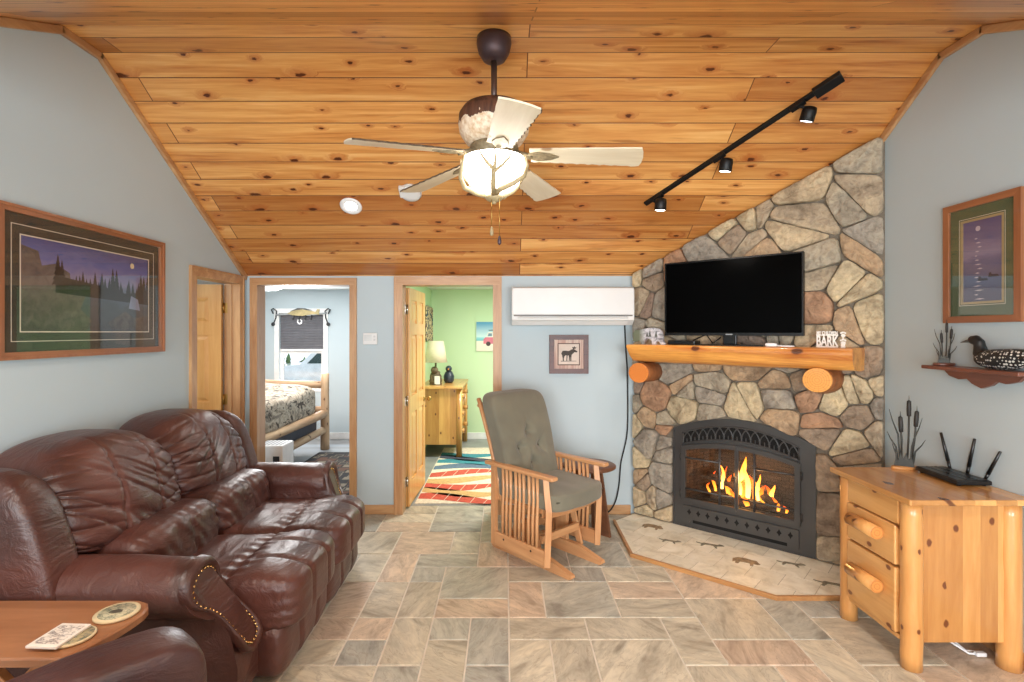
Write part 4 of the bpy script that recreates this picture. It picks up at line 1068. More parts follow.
for i in range(nT + 1):
    f = i / nT; row = []
    for k, (y, z) in enumerate(prof):
        t = .080 + (1.688 - .080) * f
        if i == 0: t += .055 * min(1, max(0, -z) / .15) ** 1.2
        if i == nT: t += (y + .3) * .12
        wob = noise.noise(Vector((t * 2.2, k * .5, 4))) * .010 + noise.noise(Vector((t * 7, k * .8, 1))) * .003
        row.append((t, y - (wob if 2 < k < 9 else 0), 1.535 + z + (wob * .9 if k > 4 else 0)))
    P.append(row)
mb = MB(M_mant); mb.grid(P, True)
for row, rev in ((P[0], 1), (P[-1], 0)): mb.add(row, [tuple(range(len(row)))[::(-1 if rev else 1)]])
mb.add([P[0][0], P[-1][0], P[-1][-1], P[0][-1]], [(0, 1, 2, 3)])
inv = MW[mt.name].inverted() @ FM
mb.v = [inv @ v for v in mb.v]; mb.build('log_beam', mt, True)
for t, r, y1, me_ in ((.185, .090, -.285, M_endL), (1.485, .090, -.275, M_endR)):
    c = Vector((t, 0, 1.30 if t < 1 else 1.318))
    mb = MB(M_bark); pts = [(t, .02, c.z), (t, -.10, c.z), (t, -.2, c.z), (t, y1 + .012, c.z)]
    big = 1.0 if t < 1 else 1.32
    mb.tube(pts, [r * 1.04 * big, r * 1.02 * (1 + (big - 1) * .8), r * (1 + (big - 1) * .25), r], 24, flat=.92); mb.v = [inv @ v for v in mb.v]; b = mb.build('log_bracket', mt, True)
    mb = MB(me_); mb.tube([(0, 0, 0), (0, -.014, 0)], [r, r * .97], 28, flat=.92); e = mb.build('cut_end', b, True); e.location = inv @ Vector((t, y1 + .012, c.z))

# ------------------------------------------------------------------ television and things on the mantel
tv = thing('television', 'black flat screen television standing on the log mantel', 'television', (FM @ Vector((.874, -.17, 1.535))), FRZ)
M_bez = plain('black_gloss_plastic', (14, 14, 15), .25)
def scr():
    t = NT('black_screen'); t.setv(col=(.0012, .0012, .0013, 1), rough=.15, spec=.03); return t.m
TI = lambda mb: setattr(mb, 'v', [MW[tv.name].inverted() @ FM @ v for v in mb.v])
x0, x1, z0, z1 = .365, 1.383, 1.612, 2.203
mb = MB(M_bez); mb.rbox2((x0, -.17, z0), (x1, -.125, z1), .006, 2); mb.rbox2((x0 + .1, -.13, z0 + .05), (x1 - .1, -.10, z1 - .15), .02); TI(mb); mb.build('body', tv, True)
mb = MB(scr()); mb.box2((x0 + .012, -.1712, z0 + .022), (x1 - .012, -.17, z1 - .012)); TI(mb); mb.build('screen', tv, True)
mb = MB(M_bez); mb.ring([(x0, z0), (x1, z0), (x1, z1), (x0, z1)], [(x0 + .011, z0 + .02), (x1 - .011, z0 + .02), (x1 - .011, z1 - .011), (x0 + .011, z1 - .011)], .17, .1745, Lp); TI(mb); mb.build('bezel', tv, True)
mb = MB(plain('silver_badge', (190, 192, 196), .3, .8)); mb.box2((.855, -.1758, z0 + .006), (.905, -.1744, z0 + .014)); TI(mb); mb.build('badge', tv, True)
mb = MB(M_bez); mb.rbox2((.83, -.165, 1.545), (.93, -.135, z0 + .03), .006); mb.prism([(.62, -.24), (1.14, -.24), (1.08, -.06), (.68, -.06)], 1.536, 1.546); TI(mb); mb.build('stand', tv, True)
cb = thing('cable_box', 'small black box with cables under the left end of the television', 'cable box', (FM @ Vector((.52, -.14, 1.536))), FRZ)
TI2 = lambda mb, o: setattr(mb, 'v', [MW[o.name].inverted() @ FM @ v for v in mb.v])
mb = MB(M_bez); mb.rbox2((.40, -.19, 1.5365), (.62, -.07, 1.572), .004); TI2(mb, cb); mb.build('body', cb, True)
mb = MB(M_black); mb.tube([(.56, -.08, 1.57), (.66, -.05, 1.62), (.72, -.07, 1.55), (.78, -.06, 1.6)], .005, 8); TI2(mb, cb); mb.build('cable', cb, True)
pl = thing('power_adapter', 'small white adapter with cable lying on the mantel', 'adapter', (FM @ Vector((1.22, -.25, 1.536))), FRZ)
M_wp = plain('white_gloss_plastic', (235, 236, 238), .3)
mb = MB(M_wp); mb.puff((1.195, -.25, 1.549), (.075, .05, .026), 4, 6); TI2(mb, pl); mb.build('body', pl, True)
mb = MB(M_wp); mb.tube([(1.225, -.25, 1.545), (1.27, -.255, 1.541), (1.31, -.25, 1.541), (1.34, -.235, 1.541)], .005, 8); TI2(mb, pl); mb.build('cable', pl, True)
# letter sign
sg_ = thing('letter_sign', 'white cut-out sign reading MY CHILDREN BARK on the mantel right end', 'sign', (FM @ Vector((1.53, -.15, 1.536))), FRZ)
M_sw = plain('white_sign_paint', (244, 242, 236), .5)
mb = MB(M_sw)
text_mesh(mb, 'BARK', .100, frame((1.519, -.145, 1.5445), (1, 0, 0), (0, 0, 1)) @ Matrix.Diagonal((.52, 1, 1, 1)), .008, bold=.0018); mb.box2((1.455, -.153, 1.536), (1.583, -.137, 1.5445)); TI2(mb, sg_); mb.build('large_letters', sg_, True)
mb = MB(M_sw); text_mesh(mb, 'MY CHILDREN', .032, frame((1.519, -.145, 1.623), (1, 0, 0), (0, 0, 1)) @ Matrix.Diagonal((.60, 1, 1, 1)), .008, bold=.0008); mb.box2((1.455, -.152, 1.615), (1.583, -.138, 1.6225)); TI2(mb, sg_); mb.build('small_letters', sg_, True)
for zc_, sc_ in ((1.572, 1.0), (1.622, .9)):
    mb = MB(M_sw); c = (1.612, -.145, zc_); mb.ell((c[0], c[1], c[2] - .006), (.016 * sc_, .008, .012 * sc_), 12, 8)
    for a in (-.75, -.25, .25, .75): mb.ell((c[0] + .02 * math.sin(a) * sc_, c[1], c[2] + .016 * math.cos(a) * sc_), (.0055, .007, .007), 8, 6)
    if zc_ < 1.6: mb.box2((1.60, -.152, 1.536), (1.624, -.138, 1.558)); 
    else: mb.box2((1.609, -.150, 1.59), (1.615, -.14, 1.612))
    TI2(mb, sg_); mb.build('paw_print', sg_, True)
# bear ornament
br_ = thing('bear_ornament', 'silvery bear silhouette ornament at the left end of the mantel', 'ornament', (FM @ Vector((.215, -.16, 1.536))), FRZ)
def bear_mat():
    t = NT('silver_winter_scene'); t.setv(rough=.3, metal=.35)
    n_ = t.noise(t.coord('Object', (14, 14, 20)), 1.5, 4, .6, .6); s_ = t.n('ShaderNodeSeparateXYZ'); t.l(t.n('ShaderNodeTexCoord').outputs['Generated'], s_.inputs[0])
    a = t.ramp(n_, [(.35, lin((120, 124, 132))), (.5, lin((206, 206, 214))), (.65, lin((240, 240, 246)))])
    t.col(t.mix(t.ramp(s_.outputs[0], [(.2, (1, 1, 1, 1)), (.42, (0, 0, 0, 1))]), a, lin((124, 134, 112)))); return t.m
bear = [(.075, .028), (.085, .06), (.075, .09), (.088, .105), (.10, .122), (.125, .118), (.15, .125), (.20, .135), (.26, .14), (.31, .132), (.338, .11), (.345, .07), (.35, .02), (.368, .008), (.366, 0), (.33, 0), (.322, .02), (.30, .03), (.285, .012), (.29, 0), (.255, 0), (.25, .03), (.235, .045), (.205, .05), (.185, .02), (.18, 0), (.15, 0), (.152, .018), (.13, .03), (.115, .02)]
mb = MB(bear_mat()); mb.prism([(x, z + 1.536) for x, z in bear], .145, .175, Lp); TI2(mb, br_); mb.build('silhouette', br_, True)
mb = MB(plain('pine_tree_relief', (92, 96, 92), .5))
for x, h in ((.21, .04), (.235, .055), (.29, .045)): mb.prism([(x - .012, 1.60), (x + .012, 1.60), (x, 1.60 + h)], .175, .179, Lp)
TI2(mb, br_); mb.build('tree_relief', br_, True)
# ------------------------------------------------------------------ leather sofa
def leather(name, a, b):
    t = NT(name); t.setv(rough=.33, spec=.5, coat=.12, coatr=.3)
    v = t.coord('Object'); n1 = t.noise(v, 2.2, 5, .6, .6); n2 = t.noise(t.coord('Object', (3, 1, 3)), 4.5, 4, .6, 1.2); g = t.noise(v, 140, 2)
    c = t.ramp(n1, [(.3, lin(b)), (.55, lin(a)), (.75, tuple(min(1, x * 1.35) for x in lin(a)[:3]) + (1,))])
    t.col(c)
    rgh = t.n('ShaderNodeMapRange'); rgh.inputs['To Min'].default_value = .30; rgh.inputs['To Max'].default_value = .52; t.l(n1, rgh.inputs[0]); t.l(rgh.outputs[0], t.b.inputs['Roughness'])
    t.bump(t.math('ADD', t.math('MULTIPLY', n2, 1.0), t.math('MULTIPLY', g, .05)), .3, .03); return t.m
M_lea = leather('brown_leather', (80, 46, 39), (52, 29, 25))
M_lea2 = leather('darker_brown_leather', (68, 40, 38), (48, 28, 27))
M_seam = plain('dark_seam', (44, 22, 20), .6)
so = thing('sofa', 'long brown leather reclining sofa with nailhead arms against left wall', 'sofa', (-1.7, 3.0, 0))
SY0, SYM, SY1 = 2.38, 3.015, 3.65
def nz(p, s, k=0.0): return noise.noise(Vector((p[0] * s + k, p[1] * s, p[2] * s)))
# base box and back shell
mb = MB(M_lea)
mb.puff((-1.62, 3.015, .24), (.98, 1.30, .36), 14, 10); mb.build('base', so)
mb = MB(M_lea)
mb.puff((-2.10, 3.015, .50), (.30, 1.70, .70), 7, 14, lambda w, q: (w.x - .12 * max(0, w.z + .3), w.y, w.z)); mb.build('back_frame', so)
def cl(v): return max(0.0, min(1.0, v))
def head_cushion(ya, yb, seed, s):
    mb = MB(M_lea); yc, wy = (ya + yb) / 2, yb - ya
    def fn(w, q):
        top = max(0, q.z); e = abs(q.y); f = cl(q.x * 2.2)
        x = w.x - .30 * (w.z + .23) - .08 * top ** 2 * f + .045 * (1 - q.y ** 2) * f
        z = w.z - .10 * (e ** 2.6) * top
        if f:
            n0 = nz((w.x, w.y, w.z), 4, seed)
            # pleats gathered along the side seams, fading inwards
            ph = (w.z * 13 + q.y * (1.0 if q.y * s < 0 else -.6) * .9 * (1 + w.z * 2) + .35 * n0)
            crease = (1 - abs(math.sin(PI * ph))) ** 2.5
            x -= .020 * crease * cl((e - .15) / .7) ** 1.2 * f
            # long diagonal folds over the middle
            u = (w.y * s) * .8 + w.z * 1.3
            fold = (1 - abs(noise.noise(Vector((u * 11 + seed, (w.y * s) * 2.2 - w.z * 1.2, seed * .3))))) ** 7
            x -= .016 * fold * f * (1 - .5 * top)
            x += .010 * noise.noise(Vector((w.y * 5, w.z * 5, seed))) * f
            for c in (-.30, .34): x -= .012 * math.exp(-((q.y - c - .10 * q.z) / .022) ** 2) * f
        return (x, w.y, z)
    mb.puff((-1.985, yc, .892), (.41, wy, .49), 5.0, 84, fn); return mb.build('back_cushion', so)
head_cushion(2.22, 3.015, 2, 1); head_cushion(3.0, 3.74, 9, -1)
def lumbar(ya, yb, seed):
    mb = MB(M_lea); yc, wy = (ya + yb) / 2, yb - ya
    def fn(w, q):
        f = cl(q.x * 2.2)
        x = w.x - .16 * w.z
        if f:
            x += .008 * nz((w.x, w.y * 1.6, w.z * .8), 7, seed) - .012 * (1 - abs(noise.noise(Vector((w.y * 13 + w.z * 8, w.z * 2, seed))))) ** 7 - .012 * math.exp(-((q.y - .12) / .04) ** 2)
            e = abs(q.y) ** 4; x += .009 * math.sin(w.z * 80 + seed + 3 * nz((w.x, w.y, w.z), 6)) * e
            x += .006 * math.sin(w.y * 90 + 5 * nz((w.x, w.y, w.z), 5, seed)) * max(0, q.z) ** 4
        return (x, w.y, w.z)
    mb.puff((-1.765, yc, .585), (.34, wy, .27), 4.2, 36, fn); return mb.build('lumbar_roll', so)
lumbar(2.36, 3.015, 3); lumbar(3.0, 3.66, 7)
def seat(ya, yb, seed):
    mb = MB(M_lea); yc, wy = (ya + yb) / 2, yb - ya
    def fn(w, q):
        up = cl(q.z * 2.2)
        z = w.z + (.010 * (1 - q.y ** 2) + .007 * nz((w.x * 2, w.y, w.z), 6, seed)) * up
        z -= .014 * math.exp(-((w.x - .07) / .016) ** 2) * up                # seam across, behind the front roll
        z += .030 * math.exp(-((w.x - .24) / .15) ** 2) * up
        x = w.x
        for c in (-.34, .34):
            if q.x > 0: x -= .014 * math.exp(-((q.y - c) / .035) ** 2)
            if up and w.x > .07: z -= .012 * math.exp(-((q.y - c) / .035) ** 2) * min(1, (w.x - .07) / .08)
        e = abs(q.y) ** 8
        if w.x > .1: z += .008 * math.sin(w.x * 130) * e; x += .008 * math.sin(w.z * 140) * e
        e2 = max(0, 1 - abs(w.x - .07) / .10)
        z += .006 * math.sin(w.y * 85 + 4 * nz((w.x, w.y, w.z), 4, seed)) * e2 * up
        return (x, w.y, z)
    mb.puff((-1.36, yc, .375), (.84, wy, .25), 6.0, 44, fn); return mb.build('seat_cushion', so)
seat(2.375, 3.02, 4); seat(3.01, 3.655, 12)
def footrest(ya, yb, seed):
    mb = MB(M_lea); yc, wy = (ya + yb) / 2, yb - ya
    def fn(w, q):
        x = w.x - .06 * (w.z < -.05) * (-w.z - .05) * 3
        if q.x > 0:
            x += .006 * nz((w.x, w.y, w.z), 9, seed)
            for c in (-.34, .34): x -= .018 * math.exp(-((q.y - c) / .045) ** 2)
        return (x, w.y, w.z)
    mb.puff((-1.10, yc, .175), (.20, wy, .28), 5, 30, fn); return mb.build('footrest', so)
footrest(2.375, 3.02, 1); footrest(3.01, 3.655, 5)
M_nail = plain('brass_nailhead', (212, 172, 112), .25, 1.0)
M_arm_panel = leather('brown_leather_panel', (86, 50, 43), (62, 36, 31))
def xfront(z): 
    f = min(1, max(0, (.60 - z) / .32)); return -1.285 + .165 * (f * f * (3 - 2 * f))
def sofa_arm(s, yin):
    """s = -1 for the arm nearer the camera (rolls outwards to -y), +1 for the far one; yin is its inner side."""
    yo = lambda d: yin + s * d
    sec = []
    for i in range(25):                                   # the roll, seen from the front
        a = R(200 - i * 275 / 24); sec.append((.17 + .135 * math.cos(a), .56 + .118 * math.sin(a)))
    body = [(.0, .08), (.005, .25), (.02, .44)] + sec + [(.19, .43), (.20, .36), (.20, .22), (.20, .06)]
    P = []; n = 26
    for i in range(n + 1):
        f = i / n; row = []
        for k, (d, z) in enumerate(body):
            x = -2.14 + (2.14 + xfront(z)) * f
            bul = .94 if i == n else (.985 if i == n - 1 else 1.0)
            dz = .012 * math.sin(PI * f) if 3 <= k <= 27 else 0
            w = .007 * nz((x * 2, d * 3, z * 3), 5, s * 3)
            row.append((x + (.004 if i == n else 0), yo(.165 + (d - .165) * bul + w), .5 + (z - .5) * bul + dz + w))
        P.append(row)
    mb = MB(M_lea); mb.grid(P)
    for row in (P[0], P[-1]): mb.add([Vector(p) for p in row], [tuple(range(len(row)))])
    arm = mb.build('arm', so)
    # comma-shaped front panel with nailheads, standing on the slanted front
    out = []
    for i in range(17):
        a = R(185 - i * 250 / 16); out.append((.175 + .093 * math.cos(a), .57 + .085 * math.sin(a)))
    out += [(.185, .455), (.175, .41), (.165, .355), (.14, .305), (.10, .28), (.055, .285), (.03, .315), (.032, .36), (.045, .41), (.06, .46), (.075, .52)]
    def lay(poly, lift): return [Vector((xfront(z) + lift, yo(d), z)) for d, z in poly]
    cx_, cz_ = .125, .46
    grow = lambda k: [(cx_ + (d - cx_) * k, cz_ + (z - cz_) * (1 + (k - 1) * .75)) for d, z in out]
    n = len(out); mb = MB(M_lea)
    L = [lay(grow(1.30), -.01), lay(grow(1.26), .022), lay(grow(1.12), .034), lay(grow(1.0), .022), lay(grow(.98), .010)]
    vs = [p for r in L for p in r]; fs = [(k * n + i, k * n + (i + 1) % n, (k + 1) * n + (i + 1) % n, (k + 1) * n + i) for k in range(len(L) - 1) for i in range(n)]
    mb.add(vs, fs, True); mb.build('arm_welt', arm)
    mb = MB(M_arm_panel); mb.add(lay(out, .014), [tuple(range(n))], True); pn = mb.build('arm_panel', arm)
    mb = MB(M_nail); inn = grow(.93); pts = []
    for a, b in zip(inn, inn[1:] + inn[:1]):
        Ls = math.hypot(b[0] - a[0], b[1] - a[1]); m = max(1, round(Ls / .017))
        for k in range(m): pts.append((a[0] + (b[0] - a[0]) * k / m, a[1] + (b[1] - a[1]) * k / m))
    for d, z in pts: mb.ell((xfront(z) + .018, yo(d), z), (.006, .006, .006), 8, 5)
    mb.build('nailheads', arm)['kind'] = 'stuff'
sofa_arm(-1, 2.385); sofa_arm(1, 3.645)
def wing(s, ya, yb):
    mb = MB(M_lea); yc, wy = (ya + yb) / 2, yb - ya
    def fn(w, q):
        z = w.z - (.07 * max(0, q.x) ** 2 + .035 * q.y ** 2) * max(0, q.z)
        return (w.x - .24 * (w.z + .1) + .03 * (1 - q.z ** 2) * (q.x > 0) * 0, w.y, z + .005 * nz((w.x, w.y, w.z), 6, s))
    mb.puff((-2.0, yc, .74), (.42, wy, .68), 6, 24, fn); return mb.build('wing', so)
wing(-1, 2.045, 2.25); wing(1, 3.70, 3.86)
for y in (2.2, 3.8):
    for x in (-2.1, -1.3):
        mb = MB(M_seam); mb.cyl((x, y, 0), (x, y, .07), .03, .035); mb.build('foot', so)

# ------------------------------------------------------------------ armchair at the front, seen only by the end of its arm
AC = Vector((-1.115, 1.80, 0)); AF = Vector((.64, .77, 0)).normalized(); AR = Vector((.77, -.64, 0)).normalized()
ac = thing('armchair', 'dark brown leather armchair whose arm end shows in front of the end table', 'armchair', tuple(AC + AR * .45 - AF * .42), math.atan2(AR.y, AR.x))
AM = MW[ac.name]         # local x to its right, y forwards
def armb(xc):
    mb = MB(M_lea2)
    def fn(w, q):
        y = w.y; z = w.z
        if q.z > 0: z -= .035 * max(0, q.y) ** 6 + .010 * nz((w.x, w.y, w.z), 5)
        return (w.x * (1 + .10 * (q.z > .3)), y, z + .02 * (1 - q.x ** 2) * (q.z > 0))
    mb.puff((xc - .03, -.01, .36), (.20, .92, .60), 9, 24, fn); return mb.build('arm', ac, True)
armb(-.34); armb(.42)
mb = MB(M_lea2); mb.puff((.04, .0, .33), (.56, .80, .30), 5, 12); mb.build('seat_cushion', ac, True)
mb = MB(M_lea2); mb.puff((.04, -.50, .58), (.92, .26, .95), 5, 14, lambda w, q: (w.x, w.y - .14 * w.z, w.z)); mb.build('backrest', ac, True)
for x in (-.36, .42):
    for y in (-.5, .34): mb = MB(M_seam); mb.cyl((x, y, 0), (x, y, .06), .03); mb.build('foot', ac, True)

# ------------------------------------------------------------------ end table with coasters
M_cher = wood('reddish_oak_table', (178, 126, 88), (142, 94, 62), 'X', .8, .35, coat=.2)
et = thing('end_table', 'reddish wooden end table with rounded nose beside the sofa arm', 'end table', (-1.75, 1.84, 0))
TZ = .61
nose = [(-2.12, 1.655), (-1.40, 1.655)] + [(-1.40 + .075 * math.sin(f * PI / 2) ** .9 + .0, 1.655 + .27 * f) for f in [i / 8 for i in range(1, 9)]] + [(-1.335, 1.965), (-1.36, 2.0), (-1.40, 2.017), (-2.12, 2.017)]
mb = MB(M_cher); mb.prism(nose, TZ - .028, TZ - .006)
ins2 = [(-1.76 + (x + 1.76) * .988, 1.836 + (y - 1.836) * .97) for x, y in nose]
n = len(nose); mb.add([(x, y, TZ - .006) for x, y in nose] + [(x, y, TZ) for x, y in ins2], [(i, (i + 1) % n, n + (i + 1) % n, n + i) for i in range(n)] + [tuple(range(n, 2 * n))])
mb.build('tabletop', et)
M_lgt = wood('light_leg_wood', (206, 144, 88), (170, 108, 60), 'Z', .8, .4)
for y in (1.72, 1.95):
    for a, b in ((-2.06, -1.50), (-1.50, -2.06)):
        mb = MB(M_lgt); d = Vector((b - a, 0, .582)); L = d.length; mb.rbox((0, 0, 0), (.035, .02, L), .004, 2, Matrix.Translation(((a + b) / 2, y + (.011 if a < b else -.011), .291)) @ d.to_track_quat('Z', 'Y').to_matrix().to_4x4()); mb.build('leg', et)
mb = MB(M_lgt); mb.cyl((-1.78, 1.72, .291), (-1.78, 1.95, .291), .012); mb.build('stretcher', et)
co = thing('coaster', 'round cream coaster alone near the rounded end of the table', 'coaster', (-1.415, 1.915, TZ))
M_cork = plain('cream_coaster', (214, 198, 160), .7)
mb = MB(M_cork); mb.lathe([(.068, .0005), (.072, .004), (.072, .009), (.069, .011)], (-1.415, 1.915, TZ), 36); mb.build('disc', co)
def print_art(name, bgc, ink):
    t = NT(name); t.setv(rough=.6); n_ = t.noise(t.coord('Object', (28, 60, 1)), 1.2, 4, .7, 1)
    t.col(t.ramp(n_, [(.46, lin(bgc)), (.56, lin(ink)), (.66, lin(bgc))])); return t.m
mb = MB(print_art('coaster_print', (196, 190, 158), (104, 112, 96))); mb.lathe([(.058, .0108), (.058, .0116)], (-1.415, 1.915, TZ), 36); mb.build('printed_scene', co)
mb = MB(plain('coaster_dark_figure', (84, 78, 66), .6)); mb.prism([(-1.44, 1.905), (-1.415, 1.90), (-1.395, 1.91), (-1.40, 1.925), (-1.42, 1.93), (-1.435, 1.922)], TZ + .0116, TZ + .012); mb.build('printed_figure', co)
sc_b = thing('coaster', 'round printed coaster lying half under the white card', 'coaster', (-1.452, 1.765, TZ))
mb = MB(M_cork); mb.lathe([(.060, .0005), (.064, .004), (.064, .009), (.061, .0105)], (-1.452, 1.765, TZ), 36); mb.build('disc', sc_b)
mb = MB(print_art('coaster_print_two', (176, 160, 122), (74, 96, 92))); mb.lathe([(.058, .0104), (.058, .0111)], (-1.452, 1.765, TZ), 36); mb.build('printed_scene', sc_b)
cd = thing('card', 'white printed square card on top of a coaster on the end table', 'card', (-1.485, 1.755, TZ + .0112))
Mcd = Matrix.Translation((-1.487, 1.752, TZ + .0113)) @ Matrix.Rotation(R(-3), 4, 'Z')
mb = MB(plain('white_card_stock', (234, 226, 216), .6)); mb.rbox((0, 0, .005), (.105, .135, .009), .002, 2, Mcd); mb.build('body', cd)
mb = MB(print_art('card_print', (230, 222, 212), (120, 110, 108))); mb.box((0, 0, .0097), (.085, .105, .0006), Mcd); mb.build('printed_face', cd)

# ------------------------------------------------------------------ glider rocking chair
M_gl = wood('glider_oak', (216, 166, 118), (180, 124, 80), 'Z', .8, .38, coat=.15); M_glY = wood('glider_oak_long', (216, 166, 118), (180, 124, 80), 'Y', .8, .38, coat=.15); M_glX = wood('glider_oak_across', (216, 166, 118), (180, 124, 80), 'X', .8, .38, coat=.15)
gr = thing('glider_chair', 'oak glider rocking chair with green grey tufted cushions facing the fireplace', 'rocking chair', (.303, 3.866, 0), R(43))
gr.scale = (1, 1.09, 1)
def fabric(name, a, b):
    t = NT(name); t.setv(rough=.95, sheen=.25) ; v = t.coord('Object'); t.col(t.ramp(t.noise(v, 5, 2), [(.2, lin(b)), (.8, lin(a))])); t.bump(t.noise(v, 220, 2), .25, .003); return t.m
M_cush = fabric('green_grey_upholstery', (126, 122, 104), (100, 97, 84)); M_cushd = plain('tuft_button', (84, 80, 68), .9)
for s in (-1, 1):
    x = s * .272
    mb = MB(M_gl)
    P = [(x, -.235, .08), (x, -.243, .25), (x, -.25, .45), (x, -.232, .58), (x, -.225, .66)]
    mb.tube(P, [.027, .027, .027, .026, .024], 4, smooth=False); mb.build('front_post', gr, True)
    mb = MB(M_gl); mb.rbox((x, .245, .37), (.032, .042, .58), .004); mb.build('rear_post', gr, True)
    mb = MB(M_glY); mb.rbox((x, .005, .13), (.03, .46, .10), .004); mb.use(M_seam)
    for y in (-.11, .14): mb.cyl((x + s * .012, y, .145), (x + s * .0158, y, .145), .008, n=10)
    mb.build('side_rail', gr, True)
    mb = MB(M_glY); mb.rbox((x + s * .008, -.0, .674), (.062, .62, .028), .010, 3); mb.build('armrest', gr, True)
    mb = MB(M_glY); mb.rbox((x - s * .035, .005, .43), (.024, .44, .05), .004); mb.build('seat_side_rail', gr, True)
    for g in (-.115, .005, .125):
        for k in (-.036, 0, .036):
            mb = MB(M_gl); y = g + k
            mb.tube([(x, y, .175), (x + s * .004, y - .004, .35), (x + s * .002, y - .010, .5), (x, y - .002, .662)], [.0125] * 4, 8, flat=.8); mb.build('slat', gr, True)
    # base runner with pointed ends
    mb = MB(M_glY); mb.prism([(-.34, .0), (-.36, .012), (-.355, .03), (-.16, .085), (.16, .085), (.355, .03), (.36, .012), (.34, 0)], -.02, .02, YZ(s * .165)); mb.build('base_runner', gr, True)
    for y in (-.13, .13):
        mb = MB(M_gl); d = Vector((s * .0, .07 * (1 if y < 0 else -1), .26)); L = d.length
        mb.rbox((0, 0, 0), (.02, .045, L + .03), .004, 2, Matrix.Translation((s * .215, y + d.y / 2 - .02 * (1 if y > 0 else -1) * 0, .205)) @ d.to_track_quat('Z', 'Y').to_matrix().to_4x4()); mb.build('swing_arm', gr, True)
    mb = MB(M_gl); mb.rbox((s * .18, 0, .19), (.034, .10, .22), .005); mb.build('base_upright', gr, True)
mb = MB(M_glX); mb.rbox((0, -.12, .20), (.40, .03, .055), .005); mb.rbox((0, .12, .20), (.40, .03, .055), .005); mb.build('cross_bar', gr, True)
mb = MB(M_glX); P = []
for i in range(13):
    f = i / 12; x = -.28 + .56 * f; b = -.03 * math.sin(PI * f) * 1.0
    P.append([(x, -.235 + b, .395), (x, -.235 + b, .45), (x, -.20 + b, .45), (x, -.20 + b, .395), (x, -.235 + b, .395)])
mb.grid(P, False); mb.build('seat_front_rail', gr, True)
mb = MB(M_glX); mb.rbox((0, .22, .43), (.52, .03, .05), .005)
for y in (-.12, -.03, .06, .15): mb.rbox((0, y, .43), (.52, .05, .014), .003)
mb.build('seat_frame', gr, True)
for s in (-1, 1):
    mb = MB(M_gl); mb.tube([(s * .245, .19, .40), (s * .245, .245, .60), (s * .242, .33, .85), (s * .235, .43, 1.08), (s * .232, .455, 1.125)], [.022, .022, .021, .02, .018], 8, flat=.8); mb.build('back_post', gr, True)
for k in range(5):
    mb = MB(M_gl); x = -.16 + .08 * k; mb.tube([(x, .20, .44), (x, .265, .62), (x, .35, .86), (x, .445, 1.07)], .011, 8); mb.build('back_slat', gr, True)
mb = MB(M_glX); mb.tube([(-.24, .44, 1.07), (-.1, .455, 1.10), (.1, .455, 1.10), (.24, .44, 1.07)], [.022] * 4, 8, flat=.7); mb.build('back_top_rail', gr, True)
def gseat(w, q):
    z = w.z + (.018 * (1 - q.x ** 2) * (1 - q.y ** 2) - .010 * math.exp(-((w.x) ** 2 + (w.y + .02) ** 2) / .004)) * (q.z > 0) + .004 * nz((w.x, w.y, w.z), 9)
    return (w.x, w.y - .03 * (1 - q.x ** 2) * (q.y < 0), z)
mb = MB(M_cush); mb.puff((0, -.03, .500), (.55, .54, .125), 9, 26, gseat); c = mb.build('seat_cushion', gr, True)
mb = MB(M_cushd); mb.tube([(-.25, -.296, .51), (-.12, -.318, .51), (.12, -.318, .51), (.25, -.296, .51)], .005, 6); mb.build('piping', c, True)
TUF = [(-.09, .10), (.09, .10), (0, .24), (-.09, -.10), (.09, -.10)] if False else [(0, .06), (-.10, -.04), (.11, .0), (.02, -.13), (-.1, .15), (.12, .16)]
TUF = [(0, .075), (-.105, -.035), (.105, -.035), (0, -.15)]
def gback(w, q):
    # local slab: x across, z up, -y is the sitter's face
    y = w.y; d = 0.0
    if q.y < 0:
        for tx, tz in TUF: r_ = math.hypot(w.x - tx, w.z - tz); an = math.atan2(w.z - tz, w.x - tx); d += .050 * math.exp(-r_ ** 2 / .0016) + .030 * math.exp(-r_ / .07) * (1 - abs(math.sin(an * 1.5 + .6 + tx * 9))) ** 3
        y += d + .006 * nz((w.x, w.y, w.z), 8, 2)
        y -= .02 * (1 - q.x ** 2)
    x = w.x * (1 + .05 * q.z)
    h = w.z + .33
    return (x, y + .18 * h + .42 * h * h * .35, w.z)
mb = MB(M_cush); mb.puff((0, .145, .81), (.55, .15, .74), 7, 52, gback); bc = mb.build('back_cushion', gr, True)
for tx, tz in TUF:
    h = tz + .33; mb = MB(M_cushd); mb.ell((tx, .145 - .065 - .02 + .044 + .18 * h + .147 * h * h, .80 + tz), (.011, .008, .011), 10, 8); mb.build('tuft_button', bc, True)

# small table behind the chair
M_dkw = wood('dark_walnut_table', (126, 84, 58), (90, 56, 38), 'X', .8, .4)
st = thing('side_table', 'small dark wooden side table behind the glider right arm', 'side table', (.69, 4.32, 0))
mb = MB(M_dkw); mb.lathe([(.205, .525), (.22, .533), (.22, .548), (.21, .555)], (.69, 4.32, 0), 36, sy=.95); mb.build('tabletop', st)
for a in (R(-40), R(60), R(150), R(240)):
    mb = MB(M_dkw); x, y = math.cos(a), math.sin(a)
    mb.prism([(.07, .525), (.12, .525), (.20, .0), (.09, .0)], -.012, .012, frame((.69, 4.32, 0), (x, y, 0), (0, 0, 1))); mb.build('leg', st)

